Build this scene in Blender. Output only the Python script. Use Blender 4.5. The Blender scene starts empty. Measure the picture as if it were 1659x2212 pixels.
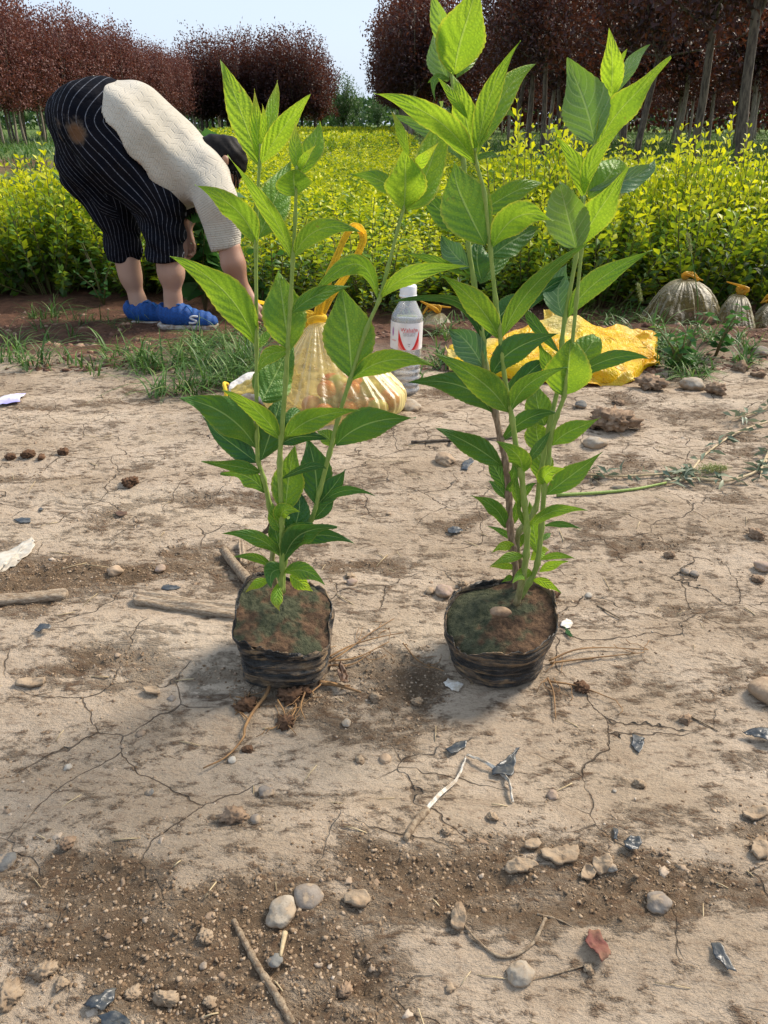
import bpy, math, random
import numpy as np
from math import radians as R
from mathutils import Vector, Matrix
SC = bpy.context.scene
COL = SC.collection
# ------------------------------------------------------------------ camera, sky, sun, exposure
CAM_H, TH, FP = 0.56, R(26.8), 1662.0          # FP: focal length in pixels of a 1659x2212 picture
cam = bpy.data.cameras.new('camera'); cam.sensor_fit = 'VERTICAL'; cam.sensor_height = 34.6; cam.lens = 26.0
cam.clip_start = 0.02; cam.clip_end = 3000
camo = bpy.data.objects.new('camera', cam); COL.objects.link(camo)
camo.location = (0, 0, CAM_H); camo.rotation_euler = (math.pi/2 - TH, 0, 0); SC.camera = camo
SUN_EL, SUN_AZ = R(42), R(56)                   # azimuth measured from +Y towards +X
w = bpy.data.worlds.new('World'); SC.world = w; w.use_nodes = True
nt = w.node_tree; bg = nt.nodes['Background']
sky = nt.nodes.new('ShaderNodeTexSky'); sky.sky_type = 'NISHITA'; sky.sun_disc = False
sky.sun_elevation = SUN_EL; sky.sun_rotation = SUN_AZ; sky.air_density = 1.0; sky.dust_density = 3.0; sky.ozone_density = 1.5
tc = nt.nodes.new('ShaderNodeTexCoord'); nz = nt.nodes.new('ShaderNodeTexNoise'); nz.inputs['Scale'].default_value = 1.6; nz.inputs['Detail'].default_value = 4
mp = nt.nodes.new('ShaderNodeMapping'); mp.inputs['Scale'].default_value = (1, 1, 3)
nt.links.new(tc.outputs['Generated'], mp.inputs[0]); nt.links.new(mp.outputs[0], nz.inputs[0])
rp = nt.nodes.new('ShaderNodeMapRange'); rp.inputs[1].default_value = .3; rp.inputs[2].default_value = .7; rp.inputs[3].default_value = .7; rp.inputs[4].default_value = .95
nt.links.new(nz.outputs[0], rp.inputs[0])
mx = nt.nodes.new('ShaderNodeMixRGB'); nt.links.new(rp.outputs[0], mx.inputs[0]); nt.links.new(sky.outputs[0], mx.inputs[1]); mx.inputs[2].default_value = (3.15, 3.7, 4.5, 1)
nt.links.new(mx.outputs[0], bg.inputs[0]); bg.inputs[1].default_value = 0.105
sl = bpy.data.lights.new('sun', 'SUN'); sl.energy = 2.7; sl.angle = R(18); sl.color = (1, .89, .74)
so = bpy.data.objects.new('sun', sl); COL.objects.link(so)
sd = Vector((math.sin(SUN_AZ)*math.cos(SUN_EL), math.cos(SUN_AZ)*math.cos(SUN_EL), math.sin(SUN_EL)))
so.rotation_euler = sd.to_track_quat('Z', 'Y').to_euler(); so.location = (5, 5, 8)
SC.view_settings.view_transform = 'Standard'; SC.view_settings.look = 'None'; SC.view_settings.gamma = 1
SC.view_settings.exposure = 1.22
SC.cycles.max_bounces = 8; SC.cycles.transparent_max_bounces = 24; SC.cycles.transmission_bounces = 8
SC.cycles.sample_clamp_indirect = 6

# ------------------------------------------------------------------ helpers
rng = np.random.default_rng(7); rnd = random.Random(11)
CT, ST = math.cos(TH), math.sin(TH)
def at(x, y, D):
    a = (x-829.5)/FP; b = -(y-1106)/FP
    dy = CT + b*ST; dz = -ST + b*CT; t = D/dy
    return Vector((a*t, D, CAM_H + dz*t))
def ppm(p): return FP/(p[1]*CT + (CAM_H-p[2])*ST)     # pixels per metre at a point
_tab = rng.random((256, 256))
def vnoise(x, y):
    x = np.asarray(x, float); y = np.asarray(y, float)
    xi = np.floor(x).astype(int); yi = np.floor(y).astype(int); fx = x-xi; fy = y-yi
    fx = fx*fx*(3-2*fx); fy = fy*fy*(3-2*fy)
    a = _tab[xi & 255, yi & 255]; b = _tab[(xi+1) & 255, yi & 255]; c = _tab[xi & 255, (yi+1) & 255]; d = _tab[(xi+1) & 255, (yi+1) & 255]
    return (a*(1-fx)+b*fx)*(1-fy) + (c*(1-fx)+d*fx)*fy
def fbm(x, y, o=4, g=.5):
    s = 0; a = 1; n = 0
    for i in range(o): s = s + a*vnoise(x*2**i+17.3*i, y*2**i+5.1*i); n += a; a *= g
    return s/n
def ss(a, b, x): t = np.clip((x-a)/(b-a), 0, 1); return t*t*(3-2*t)
def terr_base(x, y):
    x = np.asarray(x, float); y = np.asarray(y, float)
    edge = 1.95 + .12*np.sin(x*2.1+.6) + .1*(vnoise(x*3, y*0+3)-.5)
    z = -.10*ss(0, .85, y-edge)
    z = z + .03*np.exp(-((y-edge-.25)/.16)**2)*(fbm(x*4+9, y*4, 3)*1.6-.3)*(x < .1) + .035*np.exp(-((y-2.45)/.2)**2)*(x > .6)
    far = ss(3.0, 6, y)
    z = z + (-.00)*far + .05*(fbm(x*.15, y*.15, 2)-.5)*ss(8, 20, y)
    z = z + .35*ss(-5.0, -5.9, x)*ss(5, 7, y)*(1-ss(-7.5, -9, x))*.5
    z = z + .16*np.exp(-((x-1.15)/.35)**2 - ((y-5.2)/.4)**2)
    nearf = 1-ss(3, 5, y)
    z = z + nearf*(.042*(fbm(x*1.1+3, y*6.5, 3)-.5))             # shallow wheel ruts along the track
    return z
# darker, crumbly patches, given where they lie in the picture and turned into ground positions
def G0(x, y):
    z = 0.0
    for i in range(6):
        a = (x-829.5)/FP; b = -(y-1106)/FP; dy = CT+b*ST; dz = -ST+b*CT
        t = (z-CAM_H)/dz; X, Y = a*t, dy*t; z = float(terr_base(X, Y))
    return X, Y, z
DARK_PATCH = []
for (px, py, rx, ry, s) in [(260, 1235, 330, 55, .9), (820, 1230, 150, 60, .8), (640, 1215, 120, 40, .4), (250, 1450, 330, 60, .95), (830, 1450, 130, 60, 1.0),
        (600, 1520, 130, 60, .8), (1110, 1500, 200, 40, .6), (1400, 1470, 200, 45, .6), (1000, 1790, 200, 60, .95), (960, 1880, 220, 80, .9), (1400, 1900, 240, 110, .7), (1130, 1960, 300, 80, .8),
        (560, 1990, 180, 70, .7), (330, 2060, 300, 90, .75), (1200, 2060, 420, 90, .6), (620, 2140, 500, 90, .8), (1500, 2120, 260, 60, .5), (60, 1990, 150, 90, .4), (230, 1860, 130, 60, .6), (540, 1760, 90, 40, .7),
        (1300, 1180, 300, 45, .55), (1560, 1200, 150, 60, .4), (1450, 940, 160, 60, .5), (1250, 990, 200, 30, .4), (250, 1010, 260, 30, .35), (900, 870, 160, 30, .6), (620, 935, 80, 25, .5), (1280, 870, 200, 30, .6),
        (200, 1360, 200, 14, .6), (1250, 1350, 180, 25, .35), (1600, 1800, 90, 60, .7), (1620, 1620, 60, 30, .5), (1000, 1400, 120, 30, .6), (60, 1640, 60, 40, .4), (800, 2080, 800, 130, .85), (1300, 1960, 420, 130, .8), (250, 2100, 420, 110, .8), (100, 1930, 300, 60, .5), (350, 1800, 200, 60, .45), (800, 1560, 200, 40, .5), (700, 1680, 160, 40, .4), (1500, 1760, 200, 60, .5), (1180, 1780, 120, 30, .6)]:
    X, Y, _ = G0(px, py); X1, _, _ = G0(px+rx, py); _, Y1, _ = G0(px, py+ry); DARK_PATCH.append((X, Y, X1-X, abs(Y1-Y), s))
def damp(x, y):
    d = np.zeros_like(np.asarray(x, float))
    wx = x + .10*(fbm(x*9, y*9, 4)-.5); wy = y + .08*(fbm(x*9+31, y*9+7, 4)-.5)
    for X, Y, a, b, s in DARK_PATCH: d = np.maximum(d, s*np.exp(-(((wx-X)/a)**2 + ((wy-Y)/b)**2)*.9))
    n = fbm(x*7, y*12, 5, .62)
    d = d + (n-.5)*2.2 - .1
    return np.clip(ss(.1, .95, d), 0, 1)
def terr(x, y, d=None):
    x = np.asarray(x, float); y = np.asarray(y, float)
    if d is None: d = damp(x, y)
    near = 1-ss(2.6, 4.5, y)
    z = terr_base(x, y)
    z = z + near*(.003*(fbm(x*14, y*22, 3)-.5) - .0045*d + (.0035+.013*d)*(fbm(x*48, y*62, 5, .66)-.5) + (.0012+.004*d)*np.maximum(0, fbm(x*130+5, y*150, 2)-.5)*2)
    soil = ss(1.9, 2.2, y)
    z = z + near*soil*.03*(fbm(x*11, y*11, 4, .6)-.5)
    return z
def G(x, y):
    z = 0.0
    for i in range(7):
        a = (x-829.5)/FP; b = -(y-1106)/FP; dy = CT+b*ST; dz = -ST+b*CT
        t = (z-CAM_H)/dz; X, Y = a*t, dy*t; z = float(terr(X, Y))
    return Vector((X, Y, z))

def link(o, parent=None):
    COL.objects.link(o)
    if parent is not None: o.parent = parent
    return o
def mesh(name, V, F, mat, parent=None, smooth=True, attrs=None, mats=None, mi=None):
    me = bpy.data.meshes.new(name)
    V = np.asarray(V, float)
    if isinstance(F, np.ndarray) and F.ndim == 2:
        k = F.shape[1]; me.vertices.add(len(V)); me.vertices.foreach_set('co', V.ravel()); me.loops.add(F.size); me.polygons.add(len(F))
        me.loops.foreach_set('vertex_index', F.ravel().astype(np.int32)); me.polygons.foreach_set('loop_start', np.arange(0, F.size, k, dtype=np.int32))
        me.update(calc_edges=True); me.validate()
    else:
        me.from_pydata([tuple(v) for v in V], [], [tuple(int(i) for i in f) for f in F])
    for m in (mats or [mat]): me.materials.append(m)
    if mi is not None: me.polygons.foreach_set('material_index', np.asarray(mi, np.int32))
    if smooth: me.polygons.foreach_set('use_smooth', np.ones(len(me.polygons), bool))
    for n, a in (attrs or {}).items():
        a = np.asarray(a, float)
        if a.ndim == 1: at_ = me.attributes.new(n, 'FLOAT', 'POINT'); at_.data.foreach_set('value', a)
        else: at_ = me.attributes.new(n, 'FLOAT_VECTOR', 'POINT'); at_.data.foreach_set('vector', a.ravel())
    me.update()
    return link(bpy.data.objects.new(name, me), parent)
def setp(o, label=None, cat=None, group=None, kind=None):
    if label: o['label'] = label
    if cat: o['category'] = cat
    if group: o['group'] = group
    if kind: o['kind'] = kind
    return o
def thing(name, label, cat, loc=(0, 0, 0), group=None):
    o = bpy.data.objects.new(name, None); o.empty_display_size = .1; COL.objects.link(o); o.location = loc
    return setp(o, label, cat, group)
def put(o, root):
    """parent o to root keeping its coordinates in world space"""
    o.parent = root; o.matrix_parent_inverse = Matrix.Translation(-Vector(root.location)); return o
class MB:
    def __init__(s): s.V = []; s.F = []; s.n = 0
    def add(s, V, F):
        s.V.extend([tuple(v) for v in V]); s.F.extend([tuple(i+s.n for i in f) for f in F]); s.n += len(V)
    def tube(s, pts, rad, seg=8, cap=True):
        pts = [Vector(p) for p in pts]; n = len(pts)
        if not hasattr(rad, '__len__'): rad = [rad]*n
        V = []; prev = None
        for i, p in enumerate(pts):
            t = (pts[min(i+1, n-1)]-pts[max(i-1, 0)]).normalized()
            if prev is None: a = t.orthogonal().normalized()
            else: a = (prev - t*prev.dot(t)).normalized()
            prev = a; b = t.cross(a)
            for k in range(seg):
                c = 2*math.pi*k/seg; V.append(p + (a*math.cos(c)+b*math.sin(c))*rad[i])
        F = [(i*seg+k, i*seg+(k+1) % seg, (i+1)*seg+(k+1) % seg, (i+1)*seg+k) for i in range(n-1) for k in range(seg)]
        if cap: F.append(tuple(range(seg))[::-1]); F.append(tuple(range((n-1)*seg, n*seg)))
        s.add(V, F)
    def build(s, name, mat, parent=None, **k): return mesh(name, s.V, s.F, mat, parent, **k)
def smooth_path(pts, k=6):
    """Catmull-Rom through pts"""
    P = [Vector(p) for p in pts]; P = [P[0]*2-P[1]] + P + [P[-1]*2-P[-2]]; out = []
    for i in range(1, len(P)-2):
        for j in range(k):
            t = j/k; a, b, c, d = P[i-1], P[i], P[i+1], P[i+2]
            out.append(.5*((2*b)+(c-a)*t+(2*a-5*b+4*c-d)*t*t+(3*b-a-3*c+d)*t**3))
    out.append(P[-2]); return out

# ---- node material helper
class NM:
    def __init__(s, name):
        s.m = bpy.data.materials.new(name); s.m.use_nodes = True; s.t = s.m.node_tree; s.t.nodes.clear()
        s.out = s.t.nodes.new('ShaderNodeOutputMaterial')
    def n(s, typ, ins=None, **props):
        nd = s.t.nodes.new('ShaderNode'+typ)
        for k, v in props.items(): setattr(nd, k, v)
        for k, v in (ins or {}).items(): s.set(nd.inputs[k], v)
        return nd
    def set(s, sock, v):
        if isinstance(v, bpy.types.NodeSocket): s.t.links.new(v, sock)
        elif isinstance(v, bpy.types.Node): s.t.links.new(v.outputs[0], sock)
        else:
            if isinstance(v, tuple) and len(v) == 3 and sock.type == 'RGBA': v = v+(1,)
            sock.default_value = v
    def math(s, op, a, b=0.0, c=0.0, clamp=False):
        return s.n('Math', {0: a, 1: b, 2: c}, operation=op, use_clamp=clamp).outputs[0]
    def mix(s, f, a, b, mode='MIX'): return s.n('MixRGB', {0: f, 1: a, 2: b}, blend_type=mode).outputs[0]
    def rng(s, v, a, b, c=0., d=1.): return s.n('MapRange', {0: v, 1: a, 2: b, 3: c, 4: d}, interpolation_type='SMOOTHSTEP').outputs[0]
    def noise(s, vec, scale, detail=4, rough=.55, dist=0.): return s.n('TexNoise', {'Vector': vec, 'Scale': scale, 'Detail': detail, 'Roughness': rough, 'Distortion': dist}).outputs[0]
    def obj(s): return s.n('TexCoord').outputs['Object']
    def attr(s, name): return s.n('Attribute', attribute_name=name)
    def mapv(s, v, sc): return s.n('Mapping', {'Vector': v, 'Scale': sc}).outputs[0]
    def bump(s, h, st, dist=.01, nrm=None):
        b = s.n('Bump', {'Height': h, 'Strength': st, 'Distance': dist})
        if nrm is not None: s.set(b.inputs['Normal'], nrm)
        return b.outputs[0]
    def pr(s, **k):
        b = s.n('BsdfPrincipled')
        for kk, v in k.items(): s.set(b.inputs[kk.replace('_', ' ')], v)
        return b.outputs[0]
    def done(s, sh): s.t.links.new(sh, s.out.inputs[0]); return s.m
def simple(name, c, rough=.6, c2=None, sc=20., bump=0., spec=.4, bd=.004, **k):
    m = NM(name); o = m.obj(); nv = m.noise(o, sc, 5, .6)
    col = m.mix(m.rng(nv, .35, .65), c, c2 or tuple(x*.75 for x in c))
    kw = dict(Base_Color=col, Roughness=rough, Specular_IOR_Level=spec)
    if bump: kw['Normal'] = m.bump(nv, bump, bd)
    kw.update(k)
    return m.done(m.pr(**kw))

# ------------------------------------------------------------------ materials
def mat_ground():
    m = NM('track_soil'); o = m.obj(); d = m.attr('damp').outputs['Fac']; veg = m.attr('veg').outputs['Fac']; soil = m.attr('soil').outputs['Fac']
    n1 = m.noise(o, 6, 6, .6); n2 = m.noise(m.mapv(o, (60, 110, 60)), 1, 5, .7); n3 = m.noise(o, 420, 3, .7); n4 = m.noise(o, 22, 5, .65)
    dry = m.mix(m.rng(n1, .35, .65), (.53, .425, .32), (.43, .335, .24))
    dry = m.mix(m.rng(n4, .5, .72, 0, .45), dry, (.33, .24, .16))
    dark_col = m.mix(m.rng(n4, .3, .7), (.235, .165, .105), (.14, .093, .056))
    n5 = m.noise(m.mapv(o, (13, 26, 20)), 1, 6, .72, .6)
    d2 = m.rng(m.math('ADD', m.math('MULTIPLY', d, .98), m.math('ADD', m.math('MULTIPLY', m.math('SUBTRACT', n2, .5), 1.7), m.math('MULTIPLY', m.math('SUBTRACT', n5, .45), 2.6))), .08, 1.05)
    col = m.mix(d2, dry, dark_col)
    col = m.mix(m.math('MULTIPLY', m.rng(n2, .50, .64, 0, .8), m.rng(d2, 0, .6, .42, 1)), col, (.18, .108, .064))                    # loose dark crumbs, colour also deepened as shade in the soil pits
    col = m.mix(m.rng(n3, .58, .72, 0, .4), col, (.60, .50, .38))                 # pale grit
    col = m.mix(m.rng(n3, .30, .46, .4, 0), col, (.10, .07, .045))
    bd = m.noise(m.mapv(o, (1.1, 7.5, 1)), 1, 5, .6, .5)  # bands put into the colour, imitating light and shade on the rut slopes
    col = m.mix(m.rng(bd, .45, .62, 0, .55), col, m.mix(.5, col, (.22, .15, .09)))
    col = m.mix(m.rng(bd, .44, .34, 0, .35), col, (.62, .51, .38))
    sc = m.mix(m.rng(n4, .35, .65), (.17, .085, .052), (.095, .05, .032))
    col = m.mix(soil, col, sc)
    # shrinkage cracks in the dry crust
    wv = m.mix(.05, o, m.n('TexNoise', {'Vector': o, 'Scale': 13., 'Detail': 3.5, 'Roughness': .55}).outputs[1])
    vo = m.n('TexVoronoi', {'Vector': wv, 'Scale': 9.}, feature='DISTANCE_TO_EDGE').outputs[0]
    gate = m.rng(m.noise(o, 5.5, 3), .46, .54)
    crack = m.math('MULTIPLY', m.math('MULTIPLY', m.rng(vo, .0035, .0085, 1, 0), gate), m.math('SUBTRACT', 1, m.math('MAXIMUM', d, m.math('MAXIMUM', soil, veg))))
    col = m.mix(m.math('MULTIPLY', crack, .7), col, (.045, .03, .02))
    g = m.mix(m.rng(m.noise(o, 2.5, 5), .35, .65), (.05, .11, .018), (.12, .17, .03))
    col = m.mix(veg, col, g)
    grain = m.noise(m.mapv(o, (150, 210, 150)), 1, 6, .75)
    h = m.math('ADD', m.math('MULTIPLY', m.math('ADD', m.math('MULTIPLY', n2, .9), m.math('MULTIPLY', grain, .7)), m.rng(m.math('MAXIMUM', d2, soil), 0, .7, .6, 1.15)), m.math('MULTIPLY', crack, -2.2))
    return m.done(m.pr(Base_Color=col, Roughness=.93, Specular_IOR_Level=.2, Normal=m.bump(h, 1., .013)))
def mat_leaf():
    m = NM('serrated_leaf'); a = m.attr('lf'); sx = m.n('SeparateXYZ', {0: a.outputs['Vector']}); u, v, t = sx.outputs
    o = m.obj(); av = m.math('ABSOLUTE', v)
    p = m.math('SUBTRACT', m.math('MULTIPLY', u, 7.2), m.math('MULTIPLY', m.math('POWER', av, 1.25), 2.1))
    fr = m.math('ABSOLUTE', m.math('SUBTRACT', m.math('FRACT', p), .5))
    vein = m.rng(fr, .40, .49)
    mid = m.rng(av, .025, .06, 1, 0)
    ret = m.n('TexVoronoi', {'Vector': o, 'Scale': 330.}, feature='DISTANCE_TO_EDGE').outputs[0]
    retm = m.rng(ret, .03, .22, 1, 0)
    dark = m.mix(m.rng(m.noise(o, 30, 3), .35, .65), (.012, .062, .018), (.024, .10, .022))
    lite = m.mix(m.rng(m.noise(o, 28, 3), .35, .65), (.20, .42, .025), (.33, .52, .035))
    tt = m.math('ADD', t, m.math('MULTIPLY', m.math('SUBTRACT', m.noise(o, 16, 2), .5), .35), clamp=True)
    col = m.mix(tt, dark, lite)
    vc = m.mix(t, (.02, .10, .02), (.07, .24, .02))
    col = m.mix(m.math('MULTIPLY', vein, .55), col, vc)
    col = m.mix(m.math('MULTIPLY', retm, .5), col, vc)
    spot = m.math('MULTIPLY', m.rng(m.noise(o, 75, 2), .70, .76), m.rng(m.noise(o, 6, 1), .5, .6))
    col = m.mix(m.math('MULTIPLY', spot, .8), col, (.16, .09, .03))
    edge = m.rng(av, .84, 1.0)
    col = m.mix(m.math('MULTIPLY', edge, m.rng(t, .1, .8, .15, .7)), col, (.50, .42, .06))
    col = m.mix(m.math('MULTIPLY', mid, .6), col, (.33, .46, .15))
    pink = m.math('MULTIPLY', m.rng(t, .82, 1.0), m.rng(u, .55, 1.0, 0, .6))
    col = m.mix(pink, col, (.50, .30, .08))
    brown = m.rng(t, -.6, -.2, 1, 0)
    col = m.mix(brown, col, (.09, .045, .02))
    under = m.mix(m.rng(t, 0, .9), (.10, .20, .10), (.32, .48, .11))
    under = m.mix(m.math('MULTIPLY', m.math('MAXIMUM', vein, mid), .55), under, (.42, .53, .27)); under = m.mix(brown, under, (.1, .05, .025))
    col2 = m.mix(m.n('NewGeometry').outputs['Backfacing'], col, under)
    h = m.math('ADD', m.math('MULTIPLY', m.math('COSINE', m.math('MULTIPLY', p, 6.2832)), -.5), m.math('ADD', m.math('MULTIPLY', m.rng(ret, 0, .4), .5), m.math('MULTIPLY', mid, -1.5)))
    nrm = m.bump(h, .55, .0012)
    pr = m.pr(Base_Color=col2, Roughness=.5, Specular_IOR_Level=.35, Normal=nrm)
    tr = m.n('BsdfTranslucent', {'Color': m.mix(.5, col, m.mix(tt, (.10, .30, .01), (.62, .78, .03))), 'Normal': nrm}).outputs[0]
    return m.done(m.n('MixShader', {0: m.rng(t, -.1, .9, .13, .50), 1: pr, 2: tr}).outputs[0])
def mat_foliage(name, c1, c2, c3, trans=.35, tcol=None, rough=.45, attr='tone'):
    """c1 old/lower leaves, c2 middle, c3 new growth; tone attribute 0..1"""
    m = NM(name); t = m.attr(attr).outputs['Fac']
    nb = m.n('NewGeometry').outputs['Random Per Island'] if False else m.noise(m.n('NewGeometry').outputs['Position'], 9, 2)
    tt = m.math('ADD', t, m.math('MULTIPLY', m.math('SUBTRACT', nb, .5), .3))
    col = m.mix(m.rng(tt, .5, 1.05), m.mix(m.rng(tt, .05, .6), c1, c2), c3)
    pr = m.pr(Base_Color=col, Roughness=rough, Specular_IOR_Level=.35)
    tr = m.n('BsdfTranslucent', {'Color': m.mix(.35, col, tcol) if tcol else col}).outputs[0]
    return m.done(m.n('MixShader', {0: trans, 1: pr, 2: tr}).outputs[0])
def mat_bark(name, a, b, sc=(14, 14, 3), st=.6):
    m = NM(name); o = m.obj(); n = m.noise(m.mapv(o, sc), 3, 6, .65); f = m.rng(n, .35, .65)
    return m.done(m.pr(Base_Color=m.mix(f, a, b), Roughness=.85, Specular_IOR_Level=.2, Normal=m.bump(n, st, .004)))
def mat_film(name, col, op0, op1, rough=.22, nsc=35., gls=.14):
    """thin translucent plastic: more opaque where the sheet turns edge-on"""
    m = NM(name); o = m.obj(); n = m.noise(o, nsc, 4, .55, 1.0)
    lw = m.n('LayerWeight', {'Blend': .45}).outputs['Facing']
    nrm = m.bump(n, .5, .006)
    fac = m.math('ADD', m.rng(lw, .15, .8, op0, op1), m.math('MULTIPLY', m.math('SUBTRACT', n, .5), .35), clamp=True)
    dif = m.n('BsdfDiffuse', {'Color': col, 'Normal': nrm}).outputs[0]; trl = m.n('BsdfTranslucent', {'Color': col, 'Normal': nrm}).outputs[0]
    body = m.n('MixShader', {0: .5, 1: dif, 2: trl}).outputs[0]
    tp = m.n('BsdfTransparent', {'Color': tuple(.35+.65*c for c in col)}).outputs[0]
    b = m.n('MixShader', {0: fac, 1: tp, 2: body}).outputs[0]
    gl = m.n('BsdfGlossy', {'Color': (1, 1, 1), 'Roughness': rough, 'Normal': nrm}).outputs[0]
    fr = m.n('Fresnel', {'IOR': 1.45, 'Normal': nrm}).outputs[0]
    return m.done(m.n('MixShader', {0: m.math('MULTIPLY', fr, gls, clamp=True), 1: b, 2: gl}).outputs[0])
M = {}
M['ground'] = mat_ground(); M['leaf'] = mat_leaf()
M['stem'] = NM('green_stem')
def _stem():
    m = M['stem']; t = m.attr('wood').outputs['Fac']; o = m.obj(); n = m.noise(m.mapv(o, (120, 120, 30)), 3, 5, .6)
    g = m.mix(m.rng(n, .3, .7), (.17, .26, .04), (.25, .33, .07)); b = m.mix(m.rng(n, .35, .65), (.13, .08, .045), (.28, .20, .13))
    M['stem'] = m.done(m.pr(Base_Color=m.mix(t, g, b), Roughness=.6, Normal=m.bump(n, .5, .002)))
_stem()
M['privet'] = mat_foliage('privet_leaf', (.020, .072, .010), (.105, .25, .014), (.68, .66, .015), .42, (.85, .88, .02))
M['privet_stem'] = simple('privet_twig', (.12, .09, .04), .8, (.10, .13, .03))
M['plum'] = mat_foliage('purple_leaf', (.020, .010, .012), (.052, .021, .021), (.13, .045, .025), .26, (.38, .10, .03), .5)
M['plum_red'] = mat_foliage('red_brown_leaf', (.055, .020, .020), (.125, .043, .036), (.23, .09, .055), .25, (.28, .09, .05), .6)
M['green_tree'] = mat_foliage('green_tree_leaf', (.03, .07, .02), (.07, .14, .03), (.13, .22, .05), .3)
M['broad'] = mat_foliage('broad_weed_leaf', (.03, .10, .02), (.055, .16, .03), (.12, .26, .05), .35)
M['grass'] = mat_foliage('grass_blade', (.045, .105, .02), (.10, .21, .035), (.32, .34, .13), .3)
M['trunk'] = mat_bark('plum_bark', (.055, .042, .034), (.17, .135, .10))
M['trunk_pale'] = mat_bark('pale_bark', (.16, .13, .10), (.34, .29, .23))
M['wood'] = mat_bark('weathered_wood', (.46, .37, .27), (.25, .18, .12), (30, 160, 160), .8)
M['twig'] = mat_bark('dry_twig', (.33, .26, .18), (.16, .11, .07), (90, 90, 90), .7)
M['root'] = simple('root_fibre', (.30, .17, .07), .8, (.18, .10, .045), 60)
M['clod'] = simple('dry_clod', (.30, .21, .14), .95, (.16, .105, .068), 60, .9, .15, .004)
M['clod_pale'] = simple('pale_clod', (.32, .245, .17), .95, (.22, .155, .10), 60, .9, .15, .004)
M['clod_dark'] = simple('moist_clod', (.15, .085, .05), .95, (.075, .042, .025), 70, 1., .15, .004)
def stone(name, a, b):
    m = NM(name); o = m.obj(); n = m.noise(m.n('NewGeometry').outputs['Position'], 70, 5, .65); n2 = m.noise(m.n('NewGeometry').outputs['Position'], 260, 3)
    col = m.mix(m.rng(n, .35, .6), a, b); col = m.mix(m.rng(n, .50, .60, 0, .75), col, (.37, .28, .19)); col = m.mix(m.rng(n2, .6, .7, 0, .5), col, (.12, .09, .065))
    nz_ = m.n('SeparateXYZ', {0: m.n('NewGeometry').outputs['Normal']}).outputs[2]; col = m.mix(m.rng(nz_, -.1, .45, .85, 0), col, (.30, .215, .14))
    return m.done(m.pr(Base_Color=col, Roughness=.85, Specular_IOR_Level=.2, Normal=m.bump(n2, .4, .0015)))
M['st_grey'] = stone('grey_stone', (.25, .215, .18), (.17, .14, .115)); M['st_pale'] = stone('pale_stone', (.36, .31, .245), (.25, .205, .155))
M['st_tan'] = stone('tan_stone', (.38, .28, .19), (.25, .175, .115)); M['st_pink'] = stone('pinkish_stone', (.36, .27, .215), (.25, .18, .14))
M['st_blue'] = stone('bluish_stone', (.17, .165, .15), (.11, .105, .10)); M['st_white'] = stone('white_stone', (.42, .38, .32), (.30, .26, .21))
M['slate_film'] = simple('slate_plastic', (.018, .026, .036), .35, (.08, .08, .075), 90, .6, .5, .002)
M['white_film'] = simple('white_plastic', (.66, .64, .60), .5, (.42, .36, .28), 130, .4)
M['ribbon'] = simple('dirty_white_ribbon', (.58, .55, .49), .5, (.33, .27, .20), 120, .5)
M['straw'] = simple('straw', (.50, .40, .24), .7, (.30, .22, .12), 80)

# ------------------------------------------------------------------ ground
def axis(lo, hi, step, far, grow):
    a = list(np.arange(lo, hi, step)); s = step
    while a[-1] < far: s *= grow; a.append(a[-1]+s)
    return a
xs = axis(0, .95, .0045, 400, 1.05); xs = np.array([-x for x in xs[::-1]][:-1]+xs)
ys = [.12]; s = .0034
while ys[-1] < 700:
    ys.append(ys[-1]+s)
    if ys[-1] > .9: s = max(s, .0034*(ys[-1]/.9)**1.5) if ys[-1] < 4 else s*1.06
ys = np.array([-400, -100, -30, -8, -2, -.5, -.15, -.03, .0, .05]+ys)
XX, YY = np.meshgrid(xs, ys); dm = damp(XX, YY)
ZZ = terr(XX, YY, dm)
nx, ny = len(xs), len(ys)
idx = np.arange(nx*ny).reshape(ny, nx)
F = np.stack([idx[:-1, :-1], idx[:-1, 1:], idx[1:, 1:], idx[1:, :-1]], -1).reshape(-1, 4)
veg = ss(4.2, 7.0, YY + .8*(fbm(XX*.8, YY*.8, 3)-.5)*2)*.9
bank = np.exp(-((XX+5.6)/.5)**2)*ss(4, 6, YY)*(YY < 14)
veg = veg*(1-.9*bank); soil = np.clip(ss(1.9, 2.25, YY + .3*(fbm(XX*5, YY*5, 3)-.5)), 0, 1)
moundm = np.exp(-((XX-1.15)/.4)**2-((YY-5.2)/.5)**2); veg = veg*(1-moundm)
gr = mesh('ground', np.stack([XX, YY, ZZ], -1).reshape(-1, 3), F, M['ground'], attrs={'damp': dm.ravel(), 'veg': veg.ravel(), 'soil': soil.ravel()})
setp(gr, kind='structure')

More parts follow.
